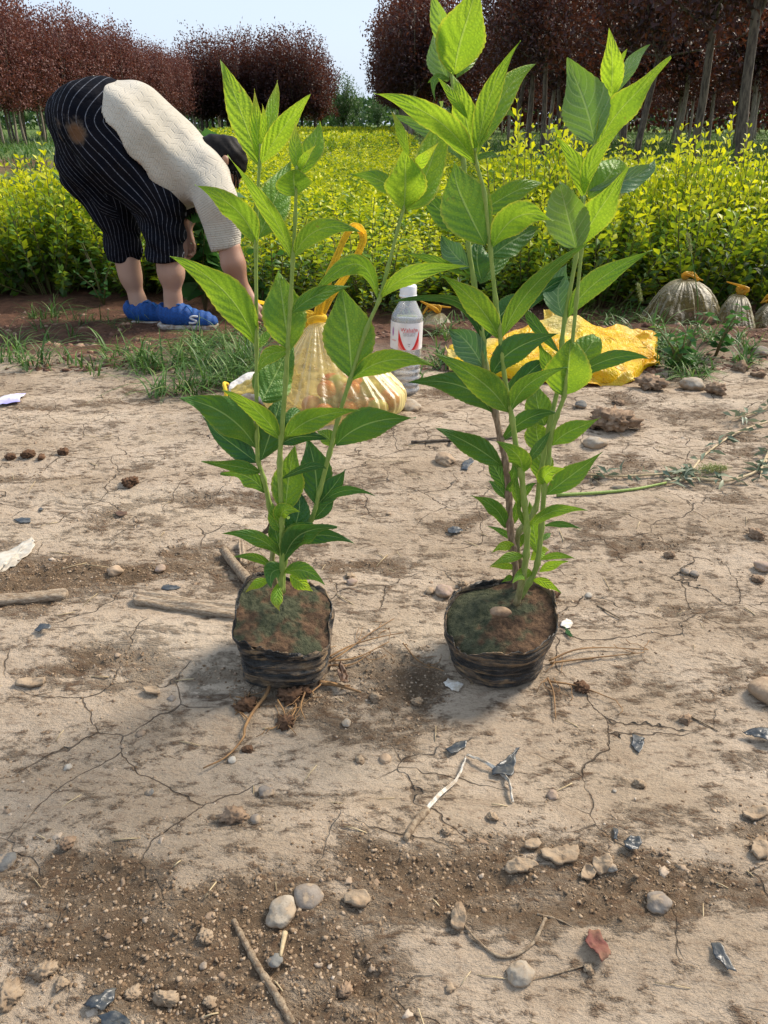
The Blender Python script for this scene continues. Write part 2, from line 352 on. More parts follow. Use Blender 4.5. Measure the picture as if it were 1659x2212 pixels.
# ------------------------------------------------------------------ potted seedlings
CROPS = {'A': (600, 200, 1.3825), 'B': (600, 1300, 1.3825), 'C': (1450, 0, 1.3825), 'D': (1550, 900, 1.659), 'E': (1600, 1500, 1.8433), 'P': (0, 0, .55300)}
def cp(c, x, y): X, Y, s = CROPS[c]; return ((x/s+X)*.553, (y/s+Y)*.553)
def cw(c, v): return v/CROPS[c][2]*.553
def leaf_mesh(b, m, t, wpx, roll, fold, tone, wave, seed, parent, blunt=False):
    """blade along a bezier through base, mid, tip; roll turns it about its midrib"""
    r = random.Random(seed)
    c = m*2-(b+t)*.5; N = 26; K = 4; r_w = r.uniform(-3, 5); crl = r.uniform(-.2, .9)
    wid = 1.2*wpx/ppm(m); tws = r.uniform(-.75, .75)*(0 if blunt else 1)
    V = []; A = []
    for i in range(N+1):
        u = i/N; p = b*(1-u)**2 + c*2*u*(1-u) + t*u*u
        tg = ((c-b)*(1-u) + (t-c)*u)
        if tg.length < 1e-7: tg = t-b
        tg.normalize()
        view = (Vector((0, 0, CAM_H))-m).normalized()
        side = tg.cross(view)
        if side.length < 1e-4: side = Vector((1, 0, 0))
        side.normalize(); nrm = side.cross(tg).normalized()
        rl = roll+tws*(u-.35); side = (Matrix.Rotation(rl, 3, tg) @ side); nrm = Matrix.Rotation(rl, 3, tg) @ nrm
        if blunt: prof = (math.sin(math.pi*u**.72)**.75)*(1 if u < .9 else 1)
        else:
            prof = (math.sin(math.pi*min(1, u**.86))**.95)*(1-.30*ss(.5, .92, u))
        prof = max(prof, .035*(1-u))
        ser = 1 + (.035 if i % 2 else -.01)*(u > .12)
        for k in range(-K, K+1):
            s = k/K; hw = wid*.5*prof*(ser if abs(k) == K else 1)
            h = fold*abs(s)*hw + wave*wid*.10*math.sin(u*(9+r_w)+seed+(k > 0)*1.7)*s*s - .22*wid*prof*s*s*.5 - crl*wid*max(0, u-.55)**2*2.2
            V.append(p + side*(s*hw)*math.cos(min(abs(fold), .9)*.6) + nrm*h); A.append((u, s, tone))
    W = 2*K+1
    F = np.array([(i*W+k, i*W+k+1, (i+1)*W+k+1, (i+1)*W+k) for i in range(N) for k in range(2*K)])
    return mesh('leaf', V, F, M['leaf'], parent, attrs={'lf': A})
def plant(root, stems, leaves, droot):
    sD = {}
    pths = {}
    for nm, (D0, D1, r0, r1, woody, pts) in stems.items():
        q = [cp(*p) for p in pts]; n = len(q)
        P3 = [at(x, y, D0+(D1-D0)*i/(n-1)) for i, (x, y) in enumerate(q)]
        P3 = smooth_path(P3, 5); n = len(P3); mb = MB(); rr = []
        for i in range(n):
            u = i/(n-1); rr.append(.74*(r0+(r1-r0)*u)*(1.0+(.35 if i % 5 == 0 else 0)))
        mb.tube(P3, rr, 10)
        zs = np.array([v[2] for v in mb.V]); wood = 1-ss(woody-.06, woody+.06, zs)
        o = mb.build('stem', M['stem'], root, attrs={'wood': wood}); put(o, root); pths[nm] = P3
    for i, L in enumerate(leaves):
        st, c, bx, by, mx_, my, tx, ty, wd, dt, roll, tone = L[:12]; opt = L[12] if len(L) > 12 else ''
        bq, mq, tq = cp(c, bx, by), cp(c, mx_, my), cp(c, tx, ty)
        # depth of the stem nearest to the leaf base
        best = None
        for p in pths[st]:
            k = ppm(p); dx = (829.5+p[0]*k)-bq[0]
            Z = p[1]*CT+(CAM_H-p[2])*ST; yy = 1106-FP*(p[1]*ST-(CAM_H-p[2])*CT)/Z
            e = dx*dx+(yy-bq[1])**2
            if best is None or e < best[0]: best = (e, p[1])
        Db = best[1]; r = random.Random(i*7+3)
        b = at(*bq, Db); m_ = at(*mq, Db+dt*.42); t_ = at(*tq, Db+dt)
        fold = .35 if 'f' in opt else (.18 + .12*r.random())
        if 'u' in opt: fold = -fold
        o = leaf_mesh(b, m_, t_, cw(c, wd), R(roll) + (math.pi if 'u' in opt else 0), fold, tone, .5+.6*r.random(), i*3+1, root, 'b' in opt)
        put(o, root)
        if tone > 1: o['label'] = 'yellowed low leaf'
        if tone < -.3: o['label'] = 'withered brown leaf'
Lst = {
 'a': (.740, .742, .0042, .0016, .13, [('B', 668, 1390), ('B', 640, 1250), ('B', 650, 1110), ('B', 625, 930), ('B', 595, 790), ('B', 565, 690), ('B', 558, 560), ('B', 556, 300), ('A', 556, 1600), ('A', 553, 1050), ('A', 560, 820), ('A', 572, 620), ('A', 577, 500)]),
 'b': (.722, .705, .0045, .0016, .055, [('B', 685, 1400), ('B', 692, 1270), ('B', 695, 1150), ('B', 690, 1000), ('B', 682, 700), ('B', 690, 560), ('B', 714, 250), ('B', 722, 100), ('A', 740, 1350), ('A', 752, 1130), ('A', 765, 900), ('A', 770, 720), ('A', 775, 620)]),
 'c': (.735, .755, .0042, .0016, .055, [('B', 695, 1400), ('B', 706, 1240), ('B', 745, 1160), ('B', 850, 1010), ('B', 895, 860), ('B', 950, 650), ('B', 1000, 450), ('B', 1060, 260), ('A', 1150, 1500), ('A', 1215, 1350), ('A', 1262, 1180), ('A', 1322, 950), ('A', 1350, 850), ('A', 1380, 640)])}
Llv = [
 ('a','A',572,620, 472,330, 352,25, 135, .02,-15,.8), ('a','A',575,610, 700,415, 848,230, 105,-.02,20,.85), ('a','A',568,600, 556,400, 545,203, 62, .0,10,.98), ('a','A',582,570, 638,340, 673,155, 72,.02,25,.9), ('a','A',575,520, 594,390, 588,285, 30,-.01,0,1.0),
 ('a','A',566,1010, 655,800, 747,585, 165,.04,15,.45), ('a','A',553,1045, 445,855, 232,750, 135,-.03,-30,.6), ('a','A',550,1585, 385,1300, 88,1108, 165,-.02,-12,.62), ('a','A',562,1605, 602,1545, 655,1475, 38,.02,0,.5),
 ('b','A',769,780, 757,700, 762,640, 165,-.012,8,.6,'b'), ('b','A',778,650, 766,520, 767,380, 62,.01,0,.95), ('b','A',792,660, 862,520, 899,368, 105,.015,-20,.75), ('b','A',785,650, 812,580, 880,505, 34,-.01,0,.98),
 ('b','A',748,1125, 622,860, 382,588, 88,-.02,-30,.7), ('b','A',757,1115, 890,965, 1112,975, 105,-.02,22,.5), ('b','A',735,1615, 703,1400, 676,1178, 200,.02,0,.5),
 ('b','B',738,108, 625,122, 566,225, 75,-.03,-10,.62), ('a','B',585,370, 655,235, 762,20, 185,.05,8,.22), ('b','B',715,520, 760,440, 832,436, 62,.03,0,.15),
 ('c','A',1350,858, 1360,700, 1352,540, 195,-.02,4,.85), ('c','A',1362,855, 1490,620, 1581,268, 190,.02,30,.72), ('c','A',1400,640, 1450,590, 1535,495, 55,-.02,0,.97), ('c','A',1378,580, 1335,440, 1288,318, 46,.0,0,1.0), ('c','A',1340,800, 1225,700, 1065,668, 85,.03,-20,.35),
 ('c','A',1208,1340, 1075,1150, 805,1400, 95,-.03,-22,.5), ('c','A',1225,1330, 1400,1205, 1690,1160, 85,-.04,15,.6), ('b','A',745,1420, 880,1320, 1072,1268, 80,.03,15,.4),
 ('c','A',1068,1765, 1050,1510, 1008,1268, 238,.015,-6,.35), ('c','B',1070,262, 1260,150, 1515,180, 112,-.01,25,.5),
 ('c','B',985,605, 1160,490, 1415,462, 155,-.02,15,.15), ('c','B',972,620, 935,560, 880,530, 72,.01,0,.4),
 ('b','B',680,578, 560,425, 368,308, 105,-.02,-35,.62), ('b','B',703,585, 860,465, 1098,430, 112,-.02,22,.5), ('b','B',690,600, 800,560, 935,580, 85,.02,30,.05),
 ('a','B',552,617, 385,440, 138,352, 165,-.02,-10,.22), ('a','B',556,700, 425,600, 238,468, 105,.02,-12,.02), ('a','B',580,690, 645,500, 702,322, 150,.03,12,.08), ('a','B',585,760, 450,722, 260,703, 68,-.02,-30,.3), ('a','B',600,862, 500,775, 360,762, 95,.01,-25,.3),
 ('b','B',712,968, 728,800, 762,608, 150,.012,6,.5), ('b','B',695,1030, 700,965, 782,962, 85,-.02,0,.7), ('b','B',692,1080, 655,1000, 640,920, 66,.0,0,.4),
 ('c','B',880,925, 872,740, 828,568, 152,.02,-4,.1), ('c','B',882,930, 962,840, 1036,738, 98,.01,15,.1), ('c','B',902,920, 1045,850, 1192,886, 48,-.02,20,.1), ('c','B',862,1012, 928,940, 978,878, 64,.01,10,.1), ('b','B',690,790, 850,722, 932,742, 44,.0,20,.12),
 ('b','B',720,1140, 782,980, 782,846, 112,.02,4,.02), ('b','B',690,1195, 660,1080, 652,960, 70,.01,-6,.15), ('b','B',686,1215, 560,1110, 368,1085, 72,-.02,-28,.25), ('b','B',702,1232, 800,1085, 972,1085, 125,-.02,28,.12), ('c','B',735,1150, 900,1092, 1082,1147, 78,-.01,22,.02), ('b','B',704,1205, 765,1085, 862,1028, 95,-.01,10,.12), ('a','B',642,1272, 545,1212, 432,1216, 45,-.01,-20,.3),
 ('b','B',698,1280, 640,1295, 635,1364, 98,-.035,-10,.18), ('b','B',703,1300, 815,1285, 918,1362, 82,-.03,18,.3), ('a','B',625,1342, 560,1355, 498,1403, 46,-.02,-15,1.1), ('c','B',735,1310, 795,1350, 858,1398, 72,-.01,10,.9), ('b','B',676,1350, 665,1440, 684,1502, 56,-.045,0,1.1), ('a','B',634,1000, 622,1060, 538,1096, 34,-.01,30,-1.)]
Rst = {
 'a': (.765, .80, .0062, .0018, .33, [('E', 755, 1600), ('E', 770, 1420), ('E', 742, 1180), ('E', 720, 1000), ('E', 715, 800), ('E', 690, 560), ('E', 655, 400), ('E', 620, 220), ('D', 575, 880), ('D', 560, 720), ('D', 528, 540), ('D', 500, 330), ('C', 525, 1330), ('C', 525, 1200), ('C', 500, 880), ('C', 455, 560), ('C', 425, 350), ('C', 410, 120)]),
 'b': (.735, .705, .0052, .0018, .10, [('E', 770, 1590), ('E', 812, 1400), ('E', 840, 1230), ('E', 845, 1050), ('E', 825, 850), ('E', 805, 650), ('E', 770, 480), ('E', 740, 260), ('D', 715, 1070), ('D', 680, 800), ('D', 665, 640), ('D', 640, 450), ('D', 607, 130), ('C', 612, 1050), ('C', 570, 890), ('C', 560, 800)]),
 'c': (.745, .73, .0045, .0018, .05, [('E', 780, 1570), ('E', 860, 1430), ('E', 920, 1290), ('E', 950, 1030), ('E', 970, 750), ('E', 1000, 560), ('E', 1012, 400), ('E', 1060, 230), ('D', 1085, 1070), ('D', 1102, 900), ('D', 1135, 740), ('D', 1165, 450), ('D', 1195, 140), ('C', 1142, 1200), ('C', 1140, 1060)]),
 'd': (.775, .79, .0048, .0018, .14, [('E', 790, 1500), ('E', 800, 1300), ('E', 775, 1190), ('E', 790, 1060), ('E', 905, 900), ('E', 940, 660), ('E', 1010, 280), ('D', 1045, 1010), ('D', 1070, 720), ('D', 1090, 570), ('D', 1160, 180), ('C', 1125, 1290), ('C', 1160, 1000), ('C', 1205, 780), ('C', 1280, 540)])}
Rlv = [
 ('a','C',450,400, 492,190, 600,-95, 225,-.03,6,.78), ('a','C',415,310, 380,120, 318,-70, 92,.0,-28,.6,'u'), ('a','C',412,440, 366,310, 347,165, 110,.02,-10,.4,'u'), ('a','C',460,420, 540,310, 607,260, 62,.03,10,.3), ('a','C',425,430, 345,430, 345,545, 34,-.03,0,.35), ('a','C',425,425, 350,425, 305,450, 28,.0,0,.3),
 ('b','C',560,885, 345,640, 32,530, 130,-.04,-28,.75), ('a','C',500,870, 290,690, 76,622, 62,.0,-10,.3,'u'), ('b','C',562,850, 505,620, 448,382, 112,.0,0,.85), ('b','C',572,860, 640,520, 808,220, 105,-.02,28,.66), ('b','C',588,790, 725,500, 878,346, 120,.03,22,.68), ('b','C',520,640, 440,520, 365,422, 46,-.01,0,.6), ('a','C',500,700, 690,605, 775,645, 48,.03,10,.25), ('a','C',510,880, 640,835, 692,872, 26,.02,10,.25),
 ('b','C',615,1322, 500,1090, 412,865, 235,.02,-8,.42), ('b','C',652,1342, 790,1170, 975,1196, 145,-.03,18,.76), ('a','C',520,1200, 755,1045, 935,985, 105,.03,20,.4), ('b','C',640,1390, 780,1290, 905,1228, 130,.04,12,.2), ('a','D',540,345, 660,205, 822,68, 85,.03,15,.2), ('a','C',600,1525, 572,1400, 592,1285, 135,.02,0,.18), ('a','C',512,1262, 385,1150, 258,1035, 108,.02,-10,.22), ('a','C',532,1445, 450,1375, 392,1283, 112,.03,-8,.15,'u'), ('a','D',475,310, 270,205, 66,152, 58,.0,-25,.42),
 ('b','D',665,702, 520,480, 290,290, 140,-.03,-14,.56), ('b','D',685,695, 870,380, 1235,98, 125,-.03,26,.42), ('a','D',548,702, 375,455, -5,492, 82,-.02,-36,.1), ('a','D',560,892, 465,735, 345,635, 165,.02,-10,.12,'u'), ('b','D',618,935, 765,770, 1048,675, 155,-.01,18,.1), ('d','D',1060,800, 890,600, 828,482, 62,.02,0,.2), ('a','D',560,720, 720,500, 872,418, 118,.03,10,.08), ('a','D',560,720, 960,385, 1140,318, 72,.03,15,.02),
 ('b','D',715,1178, 560,990, 238,795, 162,-.03,-8,.42), ('b','D',735,1192, 850,1000, 1098,903, 118,-.03,24,.32), ('a','D',612,1182, 420,1010, 72,985, 148,-.02,-14,.1), ('a','D',640,1180, 850,930, 975,848, 110,.01,15,.05), ('a','E',664,405, 850,250, 1062,203, 108,-.02,18,.15),
 ('c','D',1090,1068, 1112,890, 1125,738, 255,-.01,2,.6,'b'), ('d','D',1060,960, 1240,765, 1292,653, 155,.02,8,.45), ('d','D',1040,1012, 970,850, 922,722, 74,.0,-12,.4), ('d','D',1060,1000, 1380,835, 1635,832, 92,-.02,22,.16), ('d','E',975,300, 922,150, 905,-25, 162,.03,-4,.36),
 ('d','D',1080,562, 1045,400, 1100,235, 152,.03,0,.18,'u'), ('d','D',1108,565, 1300,330, 1662,138, 130,-.01,22,.42),
 ('c','C',1105,1338, 1052,1130, 1015,985, 190,-.02,-8,.40,'bu'), ('c','C',1132,1325, 1235,1130, 1398,923, 152,-.03,22,.72), ('c','C',1138,1062, 1112,900, 988,733, 84,.0,0,.82), ('c','C',1152,1055, 1200,860, 1368,683, 78,-.02,20,.74), ('d','C',1175,1060, 1290,940, 1335,822, 215,.02,10,.55), ('d','C',1180,1030, 1420,955, 1507,883, 98,.03,15,.15,'u'),
 ('d','C',1205,778, 1150,550, 1043,320, 215,.0,-6,.32,'u'), ('d','C',1225,785, 1375,560, 1633,350, 145,-.03,22,.66), ('d','C',1290,545, 1302,360, 1283,176, 104,-.02,0,.88), ('d','C',1330,500, 1400,350, 1507,240, 62,.02,15,.4,'u'), ('d','C',1340,360, 1362,300, 1384,262, 18,.0,0,.9),
 ('a','E',665,592, 450,440, 203,330, 145,-.03,-14,.18), ('b','E',802,648, 785,525, 643,432, 135,-.03,-12,.52), ('b','E',845,565, 935,450, 1018,338, 68,.01,15,.26), ('d','E',940,702, 950,560, 930,425, 142,.02,0,.45), ('d','E',965,490, 915,360, 932,250, 152,.02,0,.5), ('c','E',1025,445, 1165,335, 1370,285, 135,-.02,22,.36),
 ('c','E',975,735, 988,650, 1118,608, 105,-.03,0,.66), ('c','E',982,798, 1170,655, 1393,493, 140,-.01,16,.26), ('a','E',692,765, 622,620, 553,518, 88,.02,-8,.2), ('a','E',702,832, 640,750, 560,688, 60,.02,-8,.2), ('b','E',800,890, 765,760, 780,640, 52,-.01,0,.42), ('a','E',722,705, 750,640, 748,578, 62,-.01,0,.2), ('a','E',690,792, 735,730, 782,648, 46,-.02,10,.28),
 ('a','E',692,1035, 615,895, 448,812, 98,-.02,-16,.3), ('d','E',750,1012, 772,900, 802,778, 52,.0,8,.32), ('b','E',826,1022, 792,930, 775,850, 32,-.01,0,.42), ('d','E',822,832, 852,752, 918,710, 46,.0,15,.3), ('d','E',918,1222, 890,1030, 858,848, 112,.01,0,.5), ('b','E',862,1032, 1040,915, 1285,912, 78,-.03,20,.46), ('d','E',960,1022, 1100,1010, 1238,1046, 40,-.01,18,.18), ('a','E',765,1152, 680,1072, 543,1022, 40,.02,-15,.22), ('d','E',950,1132, 990,1092, 1030,1078, 34,.01,0,.3),
 ('a','E',770,1212, 690,1165, 588,1218, 62,-.02,-14,.82), ('b','E',822,1242, 705,1252, 578,1312, 66,-.03,-12,.55), ('a','E',766,1338, 680,1308, 573,1325, 46,-.02,-14,.92), ('c','E',882,1375, 812,1370, 738,1437, 76,-.035,-6,.6), ('a','E',747,1390, 712,1398, 663,1430, 36,-.01,0,.6), ('c','E',885,1415, 985,1435, 1083,1507, 58,-.03,12,.75), ('c','E',935,1355, 1030,1302, 1142,1275, 60,-.01,18,.62), ('c','E',945,1268, 1060,1235, 1198,1266, 46,-.01,18,.48), ('d','E',870,1268, 950,1212, 1008,1200, 80,.01,8,1.05), ('d','E',780,1185, 805,1120, 832,1068, 46,.0,0,.4)]

def mat_bag():
    m = NM('muddy_black_film'); o = m.obj()
    st = m.noise(m.mapv(o, (9, 9, 110)), 1, 6, .7, .9); n2 = m.noise(o, 28, 5, .6)
    mud = m.rng(m.math('ADD', m.math('MULTIPLY', st, .65), m.math('MULTIPLY', n2, .35)), .475, .545)
    film = m.mix(m.rng(n2, .4, .65), (.007, .008, .009), (.05, .052, .05))
    col = m.mix(m.math('MULTIPLY', mud, .85), film, m.mix(m.rng(m.noise(o, 60, 3), .4, .6), (.34, .225, .12), (.17, .125, .085)))
    h = m.math('ADD', m.math('MULTIPLY', st, 1.4), m.math('MULTIPLY', m.noise(o, 150, 4), .4))
    return m.done(m.pr(Base_Color=col, Roughness=m.rng(mud, 0, 1, .34, .88), Specular_IOR_Level=.5, Normal=m.bump(h, 1., .011)))
def mat_potsoil():
    m = NM('mossy_pot_soil'); o = m.obj(); n = m.noise(o, 24, 4, .6); n2 = m.noise(o, 130, 5, .7)
    br = m.mix(m.rng(n2, .35, .65), (.14, .085, .05), (.065, .04, .026)); gn = m.mix(m.rng(n2, .35, .65), (.082, .085, .050), (.042, .048, .028))
    mo = m.attr('moss').outputs['Fac']
    col = m.mix(m.rng(m.math('ADD', mo, m.math('MULTIPLY', m.math('SUBTRACT', n, .5), 2.8)), .3, .8), br, gn)
    return m.done(m.pr(Base_Color=col, Roughness=.95, Specular_IOR_Level=.15, Normal=m.bump(n2, 1., .006)))
M['bag'] = mat_bag(); M['potsoil'] = mat_potsoil()
def pot(root, cx, cy, r_bot, r_top, hfun, seed, crease, moss_c, sx=1.0, soil_drop=.006, sq=.15):
    """thin-walled crumpled bag: height of rim hfun(phi); soil inside"""
    z0 = float(terr(cx, cy-.04))-.004
    N, K = 120, 46; V = []
    def rad(ph, v):
        base = r_bot + (r_top-r_bot)*v**.8
        base *= 1-.16*(1-ss(0, .16, v))
        n = (fbm(np.array([ph*2+seed*3.1+50]), np.array([v*4+seed]), 3)[0]-.5)*.13
        cr = crease*4.2*(fbm(np.array([(ph if ph < math.pi else 2*math.pi-ph)*1.1+seed]), np.array([v*11.+.8*math.sin(ph+seed)]), 3, .6)[0]-.5)*ss(.04, .2, v)*(1-.5*ss(.8, 1, v))
        cr2 = .03*math.sin(ph*7+3*v+seed)*v*(fbm(np.array([ph*2.]), np.array([v*3.]), 2)[0])*1.5+.025*(abs(fbm(np.array([ph*5.+seed]), np.array([v*9.]), 3)[0]-.5)*2-.3)
        q4 = (1/(abs(math.cos(ph))**4+abs(math.sin(ph))**4)**.25-1)*sq
        return base*(1+n+cr+cr2+q4-.06*sq)
    for side in (0, 1):
        for j in range(K+1):
            v = j/K
            for i in range(N):
                ph = 2*math.pi*i/N; H = hfun(ph); rr = rad(ph, v)-(.0011 if side else 0)
                jag = .007*(fbm(np.array([ph*9+seed]), np.array([1.5]), 2)[0]-.5)*2*(v**4)
                V.append((cx+rr*math.cos(ph)*sx, cy+rr*math.sin(ph), z0+v*(H+jag)+(.001 if side else 0)*(v < .1)))
    F = []; S = (K+1)*N
    for side in (0, 1):
        for j in range(K):
            for i in range(N):
                a = side*S+j*N+i; b = side*S+j*N+(i+1) % N; c = b+N; d = a+N
                F.append((a, b, c, d) if side == 0 else (d, c, b, a))
    for i in range(N): a = K*N+i; b = K*N+(i+1) % N; F.append((a, b, S+b, S+a))
    o = mesh('grow_bag', V, F, M['bag']); put(o, root); o['label'] = 'crumpled muddy black plastic grow bag'
    V = []; A = []; Q = 44
    for j in range(Q+1):
        q = j/Q
        for i in range(N):
            ph = 2*math.pi*i/N; H = hfun(ph); Hc = (hfun(0)+hfun(math.pi)+hfun(math.pi/2)+hfun(-math.pi/2))/4
            vv = max(.05, 1-soil_drop/H); rr = (rad(ph, vv)-.0018)*q
            x = cx+rr*math.cos(ph)*sx; y = cy+rr*math.sin(ph); zz = z0 + (H*vv)*q**1.3+(Hc*.97)*(1-q**1.3)
            zz += .016*(fbm(np.array([x*45.+seed]), np.array([y*45.]), 5, .62)[0]-.5)*(1-q**8) + .003*(1-q*q)
            V.append((x, y, zz)); A.append(.5+.5*math.tanh(((x-cx)*moss_c[0]+(y-cy)*moss_c[1])*28+moss_c[2]+1.6*(fbm(np.array([x*55.]), np.array([y*55.]), 3)[0]-.5)*2))
    F = [(j*N+i, j*N+(i+1) % N, (j+1)*N+(i+1) % N, (j+1)*N+i) for j in range(Q) for i in range(N)]
    o = mesh('soil', V, F, M['potsoil'], attrs={'moss': A}); put(o, root)
    return z0
lc = at(617, 1385, .728); rc = at(1077, 1385, .722)
left_plant = thing('potted_seedling', 'shorter green seedling in a squarish torn black bag, three thin stems', 'potted plant', (lc[0], .728, 0), 'bagged nursery seedlings')
right_plant = thing('potted_seedling', 'taller leafy seedling in a round black bag with a pebble on mossy soil', 'potted plant', (rc[0], .722, 0), 'bagged nursery seedlings')
# angle -90 deg faces the camera
pot(left_plant, lc[0], .728, .050, .0565, lambda p: .077+.017*math.sin(p)-.009*math.cos(p)+.003*math.sin(3*p+1), 3, .05, (0, 0, .1), 1.0, .003, .8)
pot(right_plant, rc[0], .722, .047, .0635, lambda p: .073+.010*math.sin(p)+.012*math.cos(p)+.003*math.sin(3*p), 8, .022, (-1, .2, -.1), 1.0, .007)
plant(left_plant, Lst, Llv, .73); plant(right_plant, Rst, Rlv, .73)
#PART2
# ------------------------------------------------------------------ privet bushes
def leafcloud(Pn, Dn, L, Wd, tone, r, droop=0., fold=.25):
    """folded 2-quad leaves at points Pn along directions Dn"""
    n = len(Pn); Dn = Dn/np.linalg.norm(Dn, axis=1, keepdims=True)
    rv = r.normal(size=(n, 3)); S = np.cross(Dn, rv); S /= np.linalg.norm(S, axis=1, keepdims=True)+1e-9; Nn = np.cross(S, Dn)
    flip = np.sign(Nn[:, 2:3]+1e-6); Nn = Nn*flip; S = S*flip
    L = np.broadcast_to(np.asarray(L, float), (n,))[:, None]; Wd = np.broadcast_to(np.asarray(Wd, float), (n,))[:, None]
    up = Nn*fold*Wd
    V = np.stack([Pn, Pn+Dn*L*.5+S*Wd*.5+up, Pn+Dn*L*.55, Pn+Dn*L*.5-S*Wd*.5+up, Pn+Dn*L-Nn*L*.15], 1).reshape(-1, 3)
    i = np.arange(n)[:, None]*5
    F = np.concatenate([i+np.array([[0, 1, 2, 2]]), i+np.array([[0, 2, 3, 3]])])
    F3 = np.concatenate([i+np.array([[0, 1, 2]]), i+np.array([[1, 4, 2]]), i+np.array([[0, 2, 3]]), i+np.array([[2, 4, 3]])])
    return V, F3, np.repeat(np.broadcast_to(np.asarray(tone, float), (n,)), 5)
def bush_arrays(seed, h, rad, shoots, pairs, L, tall=0):
    r = np.random.default_rng(seed); P_, D_, T_, LL = [], [], [], []; st = MB(); L = L*1.12
    for k in range(shoots):
        ph = r.uniform(0, 6.283); q = math.sqrt(r.uniform(0, 1))
        b = np.array([math.cos(ph)*q*rad*.35, math.sin(ph)*q*rad*.35, .0])
        top = h*(1-.33*q*q)*r.uniform(.72, 1.06)*(1.25 if k < tall else 1)
        e = np.array([math.cos(ph)*q*rad*r.uniform(.8, 1.1), math.sin(ph)*q*rad*r.uniform(.8, 1.1), top])
        if r.random() < .35: e[2] *= r.uniform(.35, .8); e[:2] *= 1.15
        m_ = (b+e)/2; m_[:2] = b[:2]*.3+e[:2]*.7
        us = np.linspace(.22, 1, pairs)
        for j, u in enumerate(us):
            p = b*(1-u)**2+m_*2*u*(1-u)+e*u*u; t = (m_-b)*(1-u)+(e-m_)*u; t /= np.linalg.norm(t)
            a = np.cross(t, [math.cos(j*1.57+k), math.sin(j*1.57+k), .2]); a /= np.linalg.norm(a)
            for sgn in (1, -1):
                P_.append(p+a*sgn*.002); D_.append(a*sgn+t*(.55+.5*u)+r.normal(size=3)*.22)
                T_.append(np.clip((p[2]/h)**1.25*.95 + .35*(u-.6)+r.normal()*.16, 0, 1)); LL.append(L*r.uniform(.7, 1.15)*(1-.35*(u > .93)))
        if st is not None: st.tube([b, m_*.5+(b+e)*.25, e], [.0028, .002, .001], 4, False)
    return np.array(P_), np.array(D_), np.array(LL), np.array(T_), st, r
def make_bush_mesh(seed, h, rad, shoots, pairs, L, tall=0, both=True):
    P_, D_, LL, T_, st, r = bush_arrays(seed, h, rad, shoots, pairs, L, tall)
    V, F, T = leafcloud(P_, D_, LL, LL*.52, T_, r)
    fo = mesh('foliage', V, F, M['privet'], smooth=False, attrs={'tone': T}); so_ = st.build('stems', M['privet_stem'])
    return fo, so_
protos = [make_bush_mesh(100+i, .50, .27, 66, 13, .034, 4) for i in range(4)]
lows = []
for i in range(4):
    P_, D_, LL, T_, st, r = bush_arrays(200+i, .46, .27, 62, 10, .038, 3)
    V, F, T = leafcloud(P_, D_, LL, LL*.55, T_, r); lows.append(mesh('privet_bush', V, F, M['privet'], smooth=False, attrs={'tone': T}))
used = set()
def field_ok(x, y):
    return True
spots = []
# the clipped-looking front row (y about 3.2) and rows behind, height scale per place
def hs(x, y):
    px = 829.5 + x*FP/(y*CT+.25)
    if px < 520: h = 1.0 if y < 4.2 else .9
    elif px < 1030: h = .66 if y < 4.0 else .74
    else: h = .98
    return h
yy = 3.22; row = 0
while yy < 14:
    dxs = .33 if yy < 6 else .42
    xx = -.62*yy*1.0-.4
    while xx < .62*yy+.5:
        j = rnd.uniform(-.06, .06); x0 = xx+j+(row % 2)*dxs*.5; y0 = yy+rnd.uniform(-.06, .06)
        px = 829.5 + x0*FP/(y0*CT+.4)
        ok = True
        if px < 380 and y0 > 4.3 and px < 120+60*(y0-4.3)*0: ok = False
        if y0 > 4.5 and x0 < -.21*y0: ok = False
        if 1015 < px < 1090 and 4.2 < y0 < 6: ok = False
        if x0 > 1.9 and y0 > 5.2: ok = False
        if x0 > .9 and y0 > 6.5: ok = False
        if y0 < 3.5 and 385 < px < 545: ok = False
        if -2.02 < x0 < -1.05 and y0 < 3.45: y0 = 3.45
        if ok: spots.append((y0, x0))
        xx += dxs
    yy += .34 if yy < 6 else .5; row += 1
spots.sort(); print('bush spots', len(spots))
ind = spots[:290]; rest = spots[290:]
# a few single tall, isolated sprigs
EX = [(3.75, at(1170, 300, 3.75)[0], 1.42), (3.6, at(1235, 300, 3.6)[0], 1.28), (3.35, at(1120, 400, 3.4)[0], .9), (3.5, at(1520, 350, 3.5)[0], 1.3), (3.6, at(1640, 350, 3.6)[0], 1.3), (3.4, at(1400, 350, 3.4)[0], 1.2)]
for k, (y0, x0) in enumerate(ind):
    z0 = float(terr(x0, y0))-.01; s_ = hs(x0, y0)*rnd.uniform(.72, 1.2); rz = rnd.uniform(0, 6.28)
    if y0 < 4.0:
        fo, st_ = protos[k % 4]; t = bpy.data.objects.new('privet_bush', None); COL.objects.link(t)
        for src in (fo, st_):
            c = src.copy(); COL.objects.link(c); c.parent = t
        lab = 'leafy yellow green privet bush in the front row of the field'; grp = 'privet bushes in the front rows'
    else:
        src = lows[k % 4]
        t = src if k % 4 not in used and not used.add(k % 4) else src.copy()
        if t is not src: COL.objects.link(t)
        lab = 'golden privet bush among the dense rows further back'; grp = 'privet bushes in the rows behind'
    t.location = (x0, y0, z0); t.rotation_euler = (0, 0, rz); t.scale = (1.12, 1.12, s_)
    setp(t, lab, 'bush', grp)
